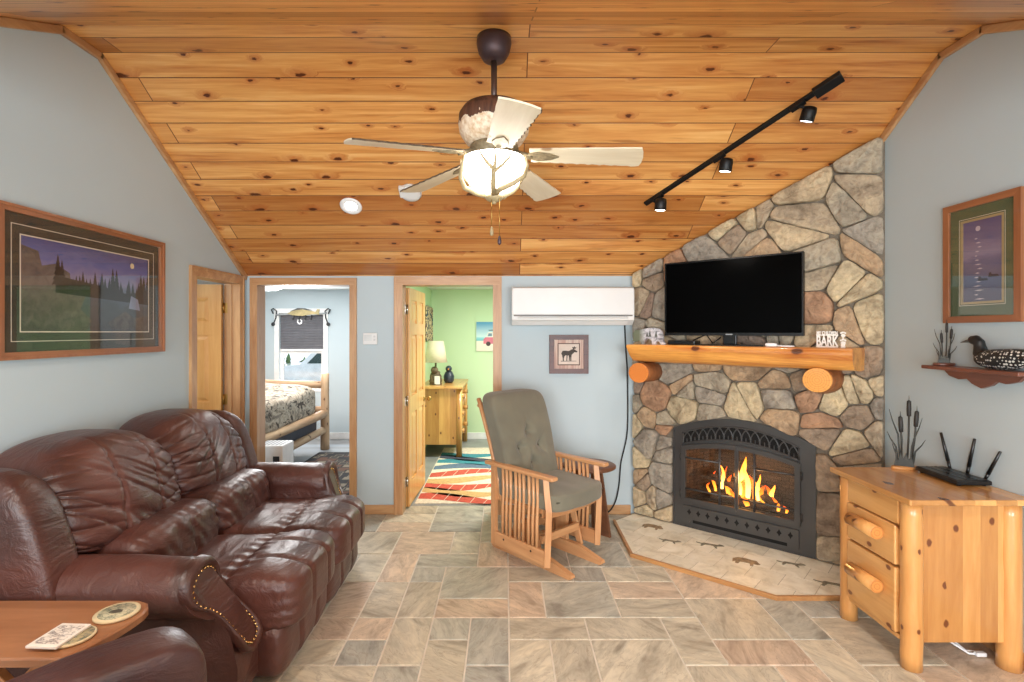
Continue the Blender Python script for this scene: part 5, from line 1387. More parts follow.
# ------------------------------------------------------------------ pine nightstand
M_ns = wood('log_pine_side', (226, 174, 110), (192, 134, 74), 'Z', .7, .3, knots=.75, strips=.085, strip_axis='X', coat=.35, knot_col=(96, 42, 18)); M_nsl = wood('log_pine_leg', (222, 166, 100), (188, 126, 66), 'Z', .8, .3, knots=1.1, coat=.35, knot_col=(96, 42, 18))
M_nsd = wood('log_pine_drawer', (228, 178, 112), (198, 138, 74), 'Y', .7, .3, knots=.8, coat=.35, knot_col=(110, 52, 22)); M_nst = wood('log_pine_top', (226, 178, 114), (194, 138, 76), 'Y', .7, .26, strips=.10, strip_axis='X', coat=.45, knots=.5)
M_nse = end_grain('drawer_pull_end', (206, 140, 76), (150, 84, 42))
ns = thing('nightstand', 'honey pine log nightstand with two drawers against the right wall', 'nightstand', (2.22, 2.79, 0))
mb = MB(M_nst); mb.rbox2((1.912, 2.478, .816), (2.518, 3.095, .845), .007, 3); mb.build('top', ns)
mb = MB(M_ns); mb.box2((1.975, 2.545, .135), (2.48, 3.03, .815)); mb.build('body', ns)
for x, y, r in ((1.985, 2.565, .046), (2.462, 2.565, .05), (1.975, 3.015, .044), (2.462, 3.015, .045)):
    mb = MB(M_nsl); P = []; n_ = 12
    mb.tube([(x + .003 * nz((i, x, y), .9), y + .003 * nz((i, y, x), .9), max(0.0, .816 * i / n_)) for i in range(n_ + 1)], [r * (1 + .04 * nz((i * .7, x, y), 1)) for i in range(n_ + 1)], 20); mb.build('leg', ns)
mb = MB(M_nsd); mb.rbox2((1.945, 2.60, .685), (1.976, 2.98, .815), .004); mb.build('apron_rail', ns)
mb = MB(M_nsd); mb.rbox2((1.95, 2.60, .118), (1.976, 2.98, .142), .004); mb.build('bottom_rail', ns)
for z0, z1, zh in ((.482, .678, .612), (.148, .468, .338)):
    mb = MB(M_nsd); mb.rbox2((1.936, 2.608, z0), (1.976, 2.972, z1), .006); d = mb.build('drawer', ns)
    mb = MB(M_nsl); mb.tube([(1.902, 2.895, zh), (1.902, 2.685, zh)], .034, 22); hh = mb.build('handle', d)
    for y0, y1 in ((2.685, 2.683), (2.895, 2.897)):
        mb = MB(M_nse); mb.tube([(0, 0, 0), (0, y1 - y0, 0)], [.0335, .032], 22); e = mb.build('cut_end', ns, True); e.parent = d; e.location = Vector((1.902, y0, zh)) - ns.location
    mb = MB(M_nsl); mb.cyl((1.94, 2.73, zh), (1.91, 2.73, zh), .012); mb.cyl((1.94, 2.85, zh), (1.91, 2.85, zh), .012); mb.build('handle_peg', d)
# ------------------------------------------------------------------ things on the nightstand
TZN = .845
ro = thing('router', 'black wifi router with three antennas on the pine nightstand', 'router', (2.415, 2.85, TZN))
M_rt = plain('black_router_plastic', (22, 22, 23), .35); M_rtg = plain('gloss_black_strip', (10, 10, 11), .1)
mb = MB(M_rt); mb.prism([(2.325, 2.70), (2.50, 2.695), (2.51, 2.99), (2.345, 3.00)], TZN + .008, TZN + .026)
Pb = [(2.325, 2.70), (2.50, 2.695), (2.51, 2.99), (2.345, 3.00)]; Pt = [(2.335, 2.712), (2.492, 2.706), (2.50, 2.98), (2.352, 2.99)]
mb.add([(x, y, TZN + .026) for x, y in Pb] + [(x, y, TZN + .032) for x, y in Pt], [(0, 1, 5, 4), (1, 2, 6, 5), (2, 3, 7, 6), (3, 0, 4, 7), (4, 5, 6, 7)])
for x, y in ((2.35, 2.72), (2.48, 2.72), (2.36, 2.97), (2.48, 2.97)): mb.cyl((x, y, TZN), (x, y, TZN + .01), .01)
mb.build('body', ro)
mb = MB(M_rtg)
for k in (.28, .62): mb.prism([(2.335 + .157 * k, 2.712), (2.345 + .157 * k, 2.712), (2.36 + .148 * k, 2.985), (2.35 + .148 * k, 2.985)], TZN + .0315, TZN + .0335)
mb.build('top_strips', ro)
for (x, y, dx, dy, h) in ((2.505, 2.955, -.01, .05, .195), (2.505, 2.845, 0, -.045, .20), (2.50, 2.735, 0, -.085, .165)):
    mb = MB(M_rt); p = Vector((x, y, TZN + .025)); q = p + Vector((dx, dy, h)); m = p.lerp(q, .22)
    mb.tube([p, m], [.008, .008], 10); mb.tube([m, q], [.0095, .0065], 10); mb.build('antenna', ro)

M_iron3 = plain('dark_grey_wrought_metal', (58, 58, 54), .5, .5); M_cat = plain('dark_cattail_head', (38, 36, 34), .6); M_plq = wood('light_wood_base', (214, 160, 100), (180, 120, 66), 'X', 1, .4)
def cattails(name_label, loc, s, base_mat, seed, group=None, basew=(.085, .06)):
    o = thing('cattail_sculpture', name_label, 'sculpture', loc)
    x, y, z = loc
    mb = MB(base_mat); mb.lathe([(basew[0] * .97, 0), (basew[0], .004), (basew[0], .012), (basew[0] * .95, .015)], loc, 30, sy=basew[1] / basew[0]); mb.build('base', o)
    mb = MB(M_iron3)
    mb.prism([(-.05 * s, .0), (-.042 * s, .05 * s), (-.03 * s, .03 * s), (-.02 * s, .085 * s), (-.005 * s, .04 * s), (.008 * s, .08 * s), (.02 * s, .04 * s), (.034 * s, .06 * s), (.05 * s, 0)], -.012, .012, frame((x, y, z + .015), (.8, -.6, 0), (0, 0, 1))); mb.build('clump', o)
    u = Vector((.8, -.6, 0))
    for (a, b, h) in ((-.015, -.02, .30), (.012, .022, .40), (.03, .06, .34)):
        p = Vector((x, y, z + .015)) + u * a * s; q = p + u * (b - a) * s + Vector((0, 0, h * s)); m = p.lerp(q, .5) + u * .004 * s
        mb = MB(M_iron3); mb.tube([p, m, q], [.0042 * s + .001] * 3, 8); mb.tube([q, q + Vector((0, 0, .03 * s))], [.002, .001], 6); st_ = mb.build('stem', o)
        mb = MB(M_cat); d = (q - m).normalized(); c0 = q - d * .10 * s; mb.tube([c0, c0 + d * .006 * s, c0 + d * .05 * s, c0 + d * .094 * s, q], [.004 * s, .011 * s, .0125 * s, .011 * s, .004 * s], 12); mb.build('cattail_head', st_)
    for (a, b, h, cv_) in ((-.03, -.085, .20, -.05), (-.02, -.075, .34, .035), (.03, .055, .22, .02), (.035, .085, .30, .045), (.04, .10, .17, .02), (-.035, -.06, .13, -.02)):
        p = Vector((x, y, z + .015)) + u * a * s; q = p + u * (b - a) * s + Vector((0, 0, h * s)); m = p.lerp(q, .55) + u * (-(b - a) * .35) * s
        mb = MB(M_iron3); mb.tube([p, p.lerp(m, .5), m, m.lerp(q, .55) + u * (b - a) * .06, q], [.005 * s, .0065 * s, .006 * s, .004 * s, .0012], 8, flat=.5); mb.build('leaf_blade', o)
    return o
cattails('tall dark metal cattail sculpture on the nightstand beside the router', (2.325, 3.056, TZN), .96, M_plq, 1, basew=(.075, .035))

# ------------------------------------------------------------------ shelf with loon
M_mah = wood('reddish_shelf_wood', (124, 74, 55), (88, 50, 38), 'Y', .8, .35, coat=.2)
SZ = 1.452
sf = thing('wall_shelf', 'small reddish wooden shelf with scalloped bracket on the right wall', 'shelf', (2.47, 2.72, SZ))
mb = MB(M_mah); mb.rbox2((2.385, 2.44, SZ - .02), (2.52, 3.01, SZ), .004); mb.build('board', sf)
P = [(2.96, SZ - .02), (2.92, SZ - .055), (2.86, SZ - .07), (2.81, SZ - .062), (2.78, SZ - .085), (2.725, SZ - .105), (2.67, SZ - .085), (2.64, SZ - .062), (2.59, SZ - .07), (2.53, SZ - .055), (2.49, SZ - .02)]
mb = MB(M_mah); mb.prism(P[::-1], 0, .02, YZ(2.47)); mb.build('scalloped_bracket', sf)
cattails('small dark metal cattail sculpture on the wall shelf beside the loon', (2.462, 2.945, SZ), .56, M_mah, 2, basew=(.055, .04))
def loon_mat():
    t = NT('loon_plumage'); t.setv(rough=.4)
    co = t.n('ShaderNodeTexCoord').outputs['Object']; s_ = t.n('ShaderNodeSeparateXYZ'); t.l(co, s_.inputs[0])
    vo = t.n('ShaderNodeTexVoronoi'); vo.inputs['Scale'].default_value = 68; vo.inputs['Randomness'].default_value = .5; t.l(co, vo.inputs['Vector'])
    dots = t.math('LESS_THAN', vo.outputs['Distance'], .38)
    body = t.math('MULTIPLY', dots, t.math('LESS_THAN', s_.outputs[2], .103))
    back = t.math('MULTIPLY', body, t.math('LESS_THAN', s_.outputs[1], .07))
    wv = t.n('ShaderNodeTexWave', bands_direction='Z'); wv.inputs['Scale'].default_value = 55; wv.inputs['Distortion'].default_value = 1; t.l(co, wv.inputs['Vector'])
    chest = t.math('MULTIPLY', t.math('LESS_THAN', vo.outputs['Distance'], .30), t.math('LESS_THAN', s_.outputs[2], .075))
    c = t.mix(t.math('MAXIMUM', back, chest), lin((22, 24, 26)), lin((206, 206, 200))); t.col(c); return t.m
LO = Vector((2.462, 2.60, SZ))
ln = thing('loon_decoy', 'carved black and white loon decoy on the right wall shelf', 'decoy', tuple(LO))
mb = MB(loon_mat())
mb.puff((0, -.005, .052), (.105, .30, .105), 2.3, 16, lambda w, q: (w.x * (1 - .30 * max(0, -q.y) ** 2), w.y, w.z + .018 * max(0, -q.y) ** 2 - .012 * (q.z > 0) * q.y * .5))
mb.tube([(0, .095, .055), (0, .118, .085), (0, .122, .112), (0, .126, .132), (0, .146, .146), (0, .168, .145), (0, .182, .14)], [.042, .033, .026, .025, .027, .023, .010], 16)
mb.tube([(0, -.12, .06), (0, -.16, .066), (0, -.19, .064)], [.04, .028, .006], 12, flat=.5)
mb.v = [Vector((v.x, v.y, max(v.z, .0))) for v in mb.v]
b = mb.build('body', ln, True); rm = b.modifiers.new('Remesh', 'REMESH'); rm.mode = 'VOXEL'; rm.voxel_size = .0045; rm.use_smooth_shade = True
sm_ = b.modifiers.new('Smooth', 'SMOOTH'); sm_.iterations = 4; sm_.factor = .5
mb = MB(plain('dark_grey_bill', (88, 90, 88), .4)); mb.tube([(0, .178, .142), (0, .205, .138), (0, .238, .131)], [.0105, .007, .0015], 10); mb.build('bill', ln, True)
mb = MB(plain('red_eye', (120, 24, 18), .2)); mb.ell((-.021, .155, .149), (.004, .005, .005), 8, 6); mb.ell((.021, .155, .149), (.004, .005, .005), 8, 6); mb.build('eye', ln, True)

# ------------------------------------------------------------------ framed pictures
M_frm = wood('oak_picture_frame', (168, 110, 74), (128, 78, 48), 'Y', .8, .35, coat=.2); M_frmZ = wood('oak_picture_frame_upright', (168, 110, 74), (128, 78, 48), 'Z', .8, .35, coat=.2)
M_pglass = glass('picture_glass', (1, 1, 1), 1.6, .015)
def fr_rect(k, y0, y1, z0, z1): return [(y0 + k, z0 + k), (y1 - k, z0 + k), (y1 - k, z1 - k), (y0 + k, z1 - k)]
def gradient_mat(name, stops, nscale=(3, 3, 8), namt=.35, axis=2):
    t = NT(name); t.setv(rough=.5)
    s_ = t.n('ShaderNodeSeparateXYZ'); t.l(t.n('ShaderNodeTexCoord').outputs['Generated'], s_.inputs[0])
    f = t.math('ADD', s_.outputs[axis], t.math('MULTIPLY', t.math('SUBTRACT', t.noise(t.coord('Object', nscale), 2.0, 5, .6, .8), .5), namt))
    t.col(t.ramp(f, [(p, lin(c)) for p, c in stops])); return t.m
# left wall, night lake scene --- local (y, z), extruded to +X
pa = thing('framed_picture', 'large framed moonlit lake print on the left wall above the sofa', 'picture', (XL, 2.975, 1.51))
y0, y1, z0, z1 = 2.388, 3.562, 1.508, 2.243
Ml = YZ(XL)
mb = MB(M_frm)
mb.prism([(y0, z1), (y1, z1), (y1 - .036, z1 - .036), (y0 + .036, z1 - .036)], 0.001, .03, Ml); mb.prism([(y0, z0), (y1, z0), (y1 - .036, z0 + .036), (y0 + .036, z0 + .036)], .001, .03, Ml)
mb.use(M_frmZ); mb.prism([(y0, z0), (y0 + .036, z0 + .036), (y0 + .036, z1 - .036), (y0, z1)], .001, .03, Ml); mb.prism([(y1, z0), (y1 - .036, z0 + .036), (y1 - .036, z1 - .036), (y1, z1)], .001, .03, Ml)
mb.ring(fr_rect(0, y0, y1, z0, z1), fr_rect(.014, y0, y1, z0, z1), .03, .036, Ml); mb.build('frame', pa)
def mat_board(name, c): 
    return plain(name, c, .9, var=.04)
mb = MB(mat_board('dark_green_grey_mat', (54, 60, 56))); mb.ring(fr_rect(.033, y0, y1, z0, z1), fr_rect(.135, y0, y1, z0, z1), .006, .012, Ml); mt_ = mb.build('mat', pa)
M_line = plain('cream_mat_line', (232, 224, 208), .8)
mb = MB(M_line)
for k, w in ((.085, .0035), (.130, .006)): mb.ring(fr_rect(k, y0, y1, z0, z1), fr_rect(k + w, y0, y1, z0, z1), .0115, .0128, Ml)
mb.build('mat_lines', mt_)
mb = MB(gradient_mat('night_lake_print', [(0, (44, 54, 64)), (.3, (66, 78, 88)), (.48, (90, 106, 128)), (.62, (140, 134, 172)), (.8, (92, 106, 172)), (1, (62, 76, 138))])); k = .135
mb.box2((XL + .005, y0 + k, z0 + k), (XL + .0065, y1 - k, z1 - k)); pr = mb.build('print', pa)
random.seed(8)
mb = MB(gradient_mat('print_rocks', [(0, (52, 50, 52)), (.5, (112, 104, 100)), (1, (74, 70, 72))], (9, 9, 9), 1.2))
ya, yb, za, zb_ = y0 + .137, y1 - .137, z0 + .137, z1 - .137
rock = [(ya, za), (ya + .40, za), (ya + .44, za + .06), (ya + .36, za + .12), (ya + .40, za + .20), (ya + .30, za + .24), (ya + .29, za + .31), (ya + .20, za + .35), (ya + .12, za + .33), (ya + .10, za + .40), (ya, za + .42)]
mb.prism(rock, .0065, .0071, Ml)
mb.prism([(yb - .30, za), (yb, za), (yb, za + .10), (yb - .12, za + .08), (yb - .2, za + .12), (yb - .34, za + .05)], .0065, .0071, Ml); mb.build('painted_rocks', pr)
mb = MB(plain('print_dark_trees', (26, 32, 34), .6, var=.2, scale=30))
def conifer(y, zb0, h, w):
    pts = [(y, zb0 + h)]; n = 6
    for i in range(1, n + 1): pts += [(y + w * i / n, zb0 + h * (1 - i / (n + .5))), (y + w * i / n * .55, zb0 + h * (1 - i / (n + .5)) + .004)]
    L_ = [(2 * y - a, b) for a, b in pts[1:]][::-1]; return L_ + pts
for i in range(26):
    y = ya + .22 + .68 * i / 25 + random.uniform(-.01, .01); h = random.uniform(.05, .13) * (1.4 if i in (0, 1, 14, 15, 23, 24, 25) else .8)
    mb.prism(conifer(y, za + .24 - .05 * abs(i / 25 - .3), h, h * .22), .0071 + i * 1e-5, .0076 + i * 1e-5, Ml)
mb.prism([(ya + .2, za + .20), (yb, za + .17), (yb, za + .25), (yb - .2, za + .23), (ya + .5, za + .26), (ya + .2, za + .29)], .0071, .0073, Ml); mb.build('painted_trees', pr)
mb = MB(plain('print_moonlit_water', (150, 160, 190), .6, var=.15)); mb.prism([(yb - .17, za + .14), (yb - .07, za + .13), (yb - .09, za + .20), (yb - .15, za + .22)], .0076, .0079, Ml)
mb.use(plain('print_moon', (240, 226, 180), .6)); mb.prism([(yb - .14 + .017 * math.cos(a), zb_ - .055 + .017 * math.sin(a)) for a in [i * PI / 10 for i in range(20)]], .0072, .0078, Ml); mb.build('painted_moon', pr)
mb = MB(M_pglass); mb.box2((XL + .018, y0 + .034, z0 + .034), (XL + .0195, y1 - .034, z1 - .034)); mb.build('glass', pa)
# right wall, moon over water --- local (-y, z), extruded to -X
Mr = frame((XR, 0, 0), (0, -1, 0), (0, 0, 1))
pb = thing('framed_picture', 'oak framed seascape print with green mat on the right wall above shelf', 'picture', (XR, 2.765, 1.69))
a0, a1, z0, z1 = -2.991, -2.539, 1.69, 2.345
mb = MB(M_frmZ); k = .036
mb.prism([(a0, z0), (a0 + k, z0 + k), (a0 + k, z1 - k), (a0, z1)], .001, .026, Mr); mb.prism([(a1, z0), (a1 - k, z0 + k), (a1 - k, z1 - k), (a1, z1)], .001, .026, Mr)
mb.use(M_frm); mb.prism([(a0, z1), (a1, z1), (a1 - k, z1 - k), (a0 + k, z1 - k)], .001, .026, Mr); mb.prism([(a0, z0), (a1, z0), (a1 - k, z0 + k), (a0 + k, z0 + k)], .001, .026, Mr); mb.build('frame', pb)
mb = MB(mat_board('forest_green_mat', (84, 104, 76))); mb.ring(fr_rect(.033, a0, a1, z0, z1), fr_rect(.10, a0, a1, z0, z1), .006, .012, Mr); mt_ = mb.build('mat', pb)
mb = MB(plain('tan_inner_mat', (176, 160, 120), .8)); mb.ring(fr_rect(.10, a0, a1, z0, z1), fr_rect(.112, a0, a1, z0, z1), .006, .0122, Mr); mb.use(M_line).ring(fr_rect(.092, a0, a1, z0, z1), fr_rect(.0945, a0, a1, z0, z1), .0118, .0126, Mr); mb.build('inner_mat', mt_)
mb = MB(gradient_mat('moonlit_sea_print', [(0, (78, 86, 116)), (.25, (88, 98, 134)), (.5, (98, 104, 146)), (.58, (142, 138, 172)), (.75, (112, 110, 150)), (1, (92, 90, 136))], (4, 3, 14), .22)); k = .112
mb.box2((XR - .0065, -a1 + k, z0 + k), (XR - .005, -a0 - k, z1 - k)); pr = mb.build('print', pb)
random.seed(2); mb = MB(plain('print_moon_glints', (206, 200, 214), .6))
cx = (a0 + a1) / 2 - .025
for i in range(15):
    z = z0 + .125 + i * .023; w = random.uniform(.008, .022) * (1.5 if i < 4 else 1); x = cx + random.uniform(-.012, .012); mb.prism([(x - w, z), (x, z - .003), (x + w, z), (x, z + .004)], .0065, .007, Mr)
mb.prism([(cx + .014 * math.cos(a), z1 - .155 + .014 * math.sin(a)) for a in [i * PI / 8 for i in range(16)]], .0065, .007, Mr); mb.build('painted_moonlight', pr)
mb = MB(plain('print_dark_birds', (44, 46, 66), .6)); 
for x, z in ((cx + .03, z0 + .22), (cx + .09, z0 + .235)): mb.prism([(x - .03, z), (x + .03, z), (x + .022, z + .012), (x - .01, z + .014), (x - .016, z + .026), (x - .026, z + .022)], .007, .0075, Mr)
mb.build('painted_birds', pr)
mb = MB(M_pglass); mb.box2((XR - .0195, -a1 + .034, z0 + .034), (XR - .018, -a0 - .034, z1 - .034)); mb.build('glass', pb)
# moose picture on the back wall
pc = thing('framed_picture', 'small square moose print in dark frame below the wall air conditioner', 'picture', (.574, YB, 1.44))
Mb = XZ(YB); a0, a1, z0, z1 = .398, .749, 1.266, 1.615
M_mfr = wood('dark_mahogany_frame', (104, 58, 50), (62, 32, 30), 'X', 1, .4, knots=.0)
mb = MB(M_mfr); mb.ring(fr_rect(0, a0, a1, z0, z1), fr_rect(.044, a0, a1, z0, z1), .0, .022, Mb); mb.ring(fr_rect(.0, a0, a1, z0, z1), fr_rect(.012, a0, a1, z0, z1), .02, .026, Mb); mb.build('frame', pc)
mb = MB(print_art('rosy_patterned_mat', (186, 150, 138), (216, 196, 182))); mb.ring(fr_rect(.044, a0, a1, z0, z1), fr_rect(.083, a0, a1, z0, z1), .004, .012, Mb); mb.use(plain('dotted_line', (90, 66, 60), .8)).ring(fr_rect(.075, a0, a1, z0, z1), fr_rect(.083, a0, a1, z0, z1), .0118, .0125, Mb); mb.build('mat', pc)
mb = MB(plain('pale_pink_print', (220, 204, 192), .7)); mb.box2((a0 + .083, YB - .006, z0 + .083), (a1 - .083, YB - .004, z1 - .083)); pr = mb.build('print', pc)
mo = [(-.062, .018), (-.055, .03), (-.03, .032), (0, .028), (.02, .04), (.035, .045), (.045, .048), (.062, .036), (.076, .028), (.078, .018), (.066, .016), (.05, .018), (.036, .004), (.026, -.006), (.024, -.03), (.024, -.062), (.014, -.062), (.013, -.03), (.008, -.012), (-.03, -.010), (-.038, -.02), (-.044, -.036), (-.043, -.062), (-.053, -.062), (-.056, -.03), (-.06, -.01), (-.068, .004)]
cx, cz = (a0 + a1) / 2, (z0 + z1) / 2
mb = MB(plain('dark_moose_print', (70, 62, 58), .7)); mb.prism([(cx + x, cz + z) for x, z in mo], .006, .007, Mb)
for p in ([(.038, .046), (.030, .066), (.044, .062), (.052, .072), (.058, .060), (.072, .066), (.062, .050), (.046, .048)], [(-.02, -.01), (-.022, -.062), (-.014, -.062), (-.01, -.01)], [(.0, -.01), (.002, -.058), (.009, -.058), (.012, -.01)]): mb.prism([(cx + x, cz + z) for x, z in p], .006, .0069, Mb)
mb.prism([(cx - .07, cz - .066), (cx + .07, cz - .064), (cx + .07, cz - .060), (cx - .07, cz - .060)], .006, .0068, Mb); mb.build('moose_figure', pr)

# ------------------------------------------------------------------ wall air conditioner, thermostat, cord
am = thing('air_conditioner', 'white wall-mounted split air conditioner beside the fireplace stone', 'air conditioner', (.585, YB, 1.70))
M_acw = plain('white_ac_plastic', (222, 223, 222), .3, var=.01); M_acg = plain('ac_grey_gap', (96, 92, 88), .5)
acp = [(YB, 1.70), (YB - .15, 1.70), (YB - .215, 1.745), (YB - .222, 1.79), (YB - .222, 2.0), (YB - .205, 2.022), (YB - .16, 2.03), (YB, 2.03)]
mb = MB(M_acw); mb.prism(acp, .06, 1.11, frame((0, 0, 0), (0, 1, 0), (0, 0, 1))); mb.build('body', am)
mb = MB(M_acw); mb.rbox2((.066, YB - .231, 1.789), (1.104, YB - .221, 2.018), .004, 3); mb.build('front_panel', am)
mb = MB(M_acg); mb.box2((.075, YB - .2235, 1.776), (1.095, YB - .2205, 1.787)); mb.build('gap', am)
mb = MB(M_acw); mb.add([(.11, YB - .224, 1.772), (1.06, YB - .224, 1.772), (1.06, YB - .165, 1.706), (.11, YB - .165, 1.706), (.11, YB - .229, 1.770), (1.06, YB - .229, 1.770), (1.06, YB - .169, 1.701), (.11, YB - .169, 1.701)], [(3, 2, 1, 0), (4, 5, 6, 7), (0, 1, 5, 4), (1, 2, 6, 5), (2, 3, 7, 6), (3, 0, 4, 7)]); mb.build('louvre', am)
th = thing('thermostat', 'small white square thermostat between the two doorways', 'thermostat', (-1.21, YB, 1.58))
mb = MB(M_acw); mb.rbox2((-1.275, YB - .022, 1.527), (-1.148, YB, 1.632), .006, 3); mb.build('body', th)
mb = MB(plain('pale_grey_screen', (208, 212, 212), .3)); mb.rbox2((-1.262, YB - .0235, 1.56), (-1.195, YB - .0215, 1.615), .001); mb.build('display', th)
mb = MB(plain('grey_button', (200, 202, 202), .4))
for z in (1.60, 1.57): mb.rbox2((-1.18, YB - .0245, z - .008), (-1.162, YB - .0215, z + .008), .002)
mb.build('buttons', th)
pc_ = thing('wall_cable', 'black power cable running down the wall left of the stone', 'cable', (1.1, YB - .01, .8))
mb = MB(M_black)
pts = [(1.075, YB - .012, 1.72), (1.085, YB - .012, 1.5), (1.10, YB - .012, 1.3), (1.105, YB - .012, .95), (1.10, YB - .014, .70), (1.035, YB - .014, .46), (1.03, YB - .016, .30), (1.0, YB - .022, .13), (.94, YB - .03, .03), (.86, YB - .05, .009), (.78, YB - .06, .009)]
ext = []
for i in range(len(pts) - 1):
    for k in range(4): ext.append(Vector(pts[i]).lerp(Vector(pts[i + 1]), k / 4))
ext.append(Vector(pts[-1]))
for _ in range(3): ext = [ext[0]] + [(ext[i - 1] + ext[i] * 2 + ext[i + 1]) / 4 for i in range(1, len(ext) - 1)] + [ext[-1]]
mb.tube(ext, .0065, 8); mb.build('sheath', pc_)
wc = thing('white_cable', 'white cable looped on the floor under the pine nightstand', 'cable', (2.36, 2.75, 0))
mb = MB(M_wp); mb.tube([(2.28, 2.80, .10), (2.30, 2.72, .04), (2.35, 2.66, .012), (2.42, 2.655, .008), (2.44, 2.68, .008), (2.36, 2.69, .008), (2.33, 2.78, .04), (2.34, 2.85, .11)], .0055, 8); mb.build('cord', wc)
mb = MB(M_wp); mb.rbox((2.40, 2.652, .014), (.05, .025, .02), .004); mb.build('plug', wc)

# ------------------------------------------------------------------ ceiling fan
FX, FY = -.06, 2.87
fn = thing('ceiling_fan', 'rustic five-blade ceiling fan with antler light bowl under the pine ceiling', 'ceiling fan', (FX, FY, 3.2475))
M_can = plain('dark_bronze', (84, 68, 72), .4, .5); M_rod = plain('bronze_rod', (92, 74, 66), .4, .4)
mb = MB(M_can); mb.lathe([(.04, 3.118), (.06, 3.125), (.085, 3.165), (.096, 3.215), (.093, 3.247)], (FX, FY, 0), 32); mb.build('canopy', fn)
mb = MB(M_rod); mb.cyl((FX, FY, 2.86), (FX, FY, 3.12), .0165); mb.lathe([(.035, 2.86), (.04, 2.87), (.03, 2.90), (.018, 2.92)], (FX, FY, 0), 20); mb.build('downrod', fn)
def housing_mat():
    t = NT('bark_motor_housing'); t.setv(rough=.6)
    s_ = t.n('ShaderNodeSeparateXYZ'); v = t.coord('Object'); t.l(v, s_.inputs[0]); n_ = t.noise(v, 14, 4, .6, .5)
    edge = t.math('GREATER_THAN', t.math('ADD', s_.outputs[2], t.math('MULTIPLY', t.math('SUBTRACT', n_, .5), .12)), -.475)
    br = t.ramp(t.noise(t.coord('Object', (30, 30, 5)), 1.2, 4), [(.35, lin((62, 38, 28))), (.65, lin((112, 74, 54)))]); lt = t.ramp(t.noise(v, 40, 4), [(.35, lin((206, 176, 140))), (.6, lin((240, 226, 204)))])
    t.col(t.mix(edge, lt, br)); t.bump(n_, .5, .01); return t.m
mb = MB(housing_mat()); mb.lathe([(.03, 2.885), (.10, 2.882), (.165, 2.862), (.19, 2.825), (.195, 2.775), (.188, 2.725), (.155, 2.675), (.12, 2.655)], (FX, FY, 0), 40); mb.build('motor_housing', fn)
M_ivory = plain('ivory_antler', (176, 158, 120), .5, var=.15, scale=20); M_bronze2 = plain('antique_bracket', (142, 128, 100), .5, .3, var=.2, scale=40, bump=.5)
M_blade = wood('whitewashed_blade', (238, 228, 204), (214, 198, 168), 'X', .6, .5, knots=.5, knot_col=(150, 120, 90)); M_bark2 = plain('dark_bark_edge', (104, 88, 70), .8, var=.3, scale=40)
mb = MB(M_bronze2); mb.lathe([(.13, 2.655), (.135, 2.635), (.12, 2.62), (.125, 2.605), (.10, 2.59), (.165, 2.583)], (FX, FY, 0), 32); mb.build('switch_collar', fn)
ZB = 2.59
random.seed(6)
b0 = None
for k in range(5):
    th_ = R(-9 + 72 * k)
    if b0 is None:
        L0, L1 = .20, .78; n = 28; up = []; dn = []
        for i in range(n + 1):
            f = i / n; x = L0 + (L1 - L0) * f; w = .066 + .026 * f
            jag = .004 * math.sin(i * 2.2) + .002 * random.uniform(-1, 1)
            up.append((x, w + jag)); dn.append((x, -w + (.001 * math.sin(i))))
        end = [(L1 + .010, -.05), (L1 + .014, 0), (L1 + .010, .05)]
        mb = MB(M_blade); mb.prism(dn + end + up[::-1], -.004, .004)
        mb.use(M_bark2)
        for i in range(n): mb.add([(up[i][0], up[i][1], -.0045), (up[i + 1][0], up[i + 1][1], -.0045), (up[i + 1][0], up[i + 1][1] + .005, 0), (up[i][0], up[i][1] + .005, 0), (up[i][0], up[i][1], .0045), (up[i + 1][0], up[i + 1][1], .0045)], [(0, 1, 2, 3), (3, 2, 5, 4)])
        b0 = mb.build('blade', fn, True); blade = b0
        mb = MB(M_bronze2); mb.prism([(.18, -.02), (.24, -.045), (.31, -.03), (.355, 0), (.31, .03), (.24, .045), (.18, .02)], -.011, -.004); mb.tube([(.09, 0, .02), (.15, 0, .004), (.21, 0, -.008)], [.016, .016, .014], 10); br0 = mb.build('blade_bracket', blade, True); brk = br0
    else:
        blade = b0.copy(); COL.objects.link(blade); blade.parent = fn
        brk = br0.copy(); COL.objects.link(brk); brk.parent = blade
    blade.location = (0, 0, ZB + .02 - 3.2475); blade.rotation_euler = (R(-11), R(4.0), th_)
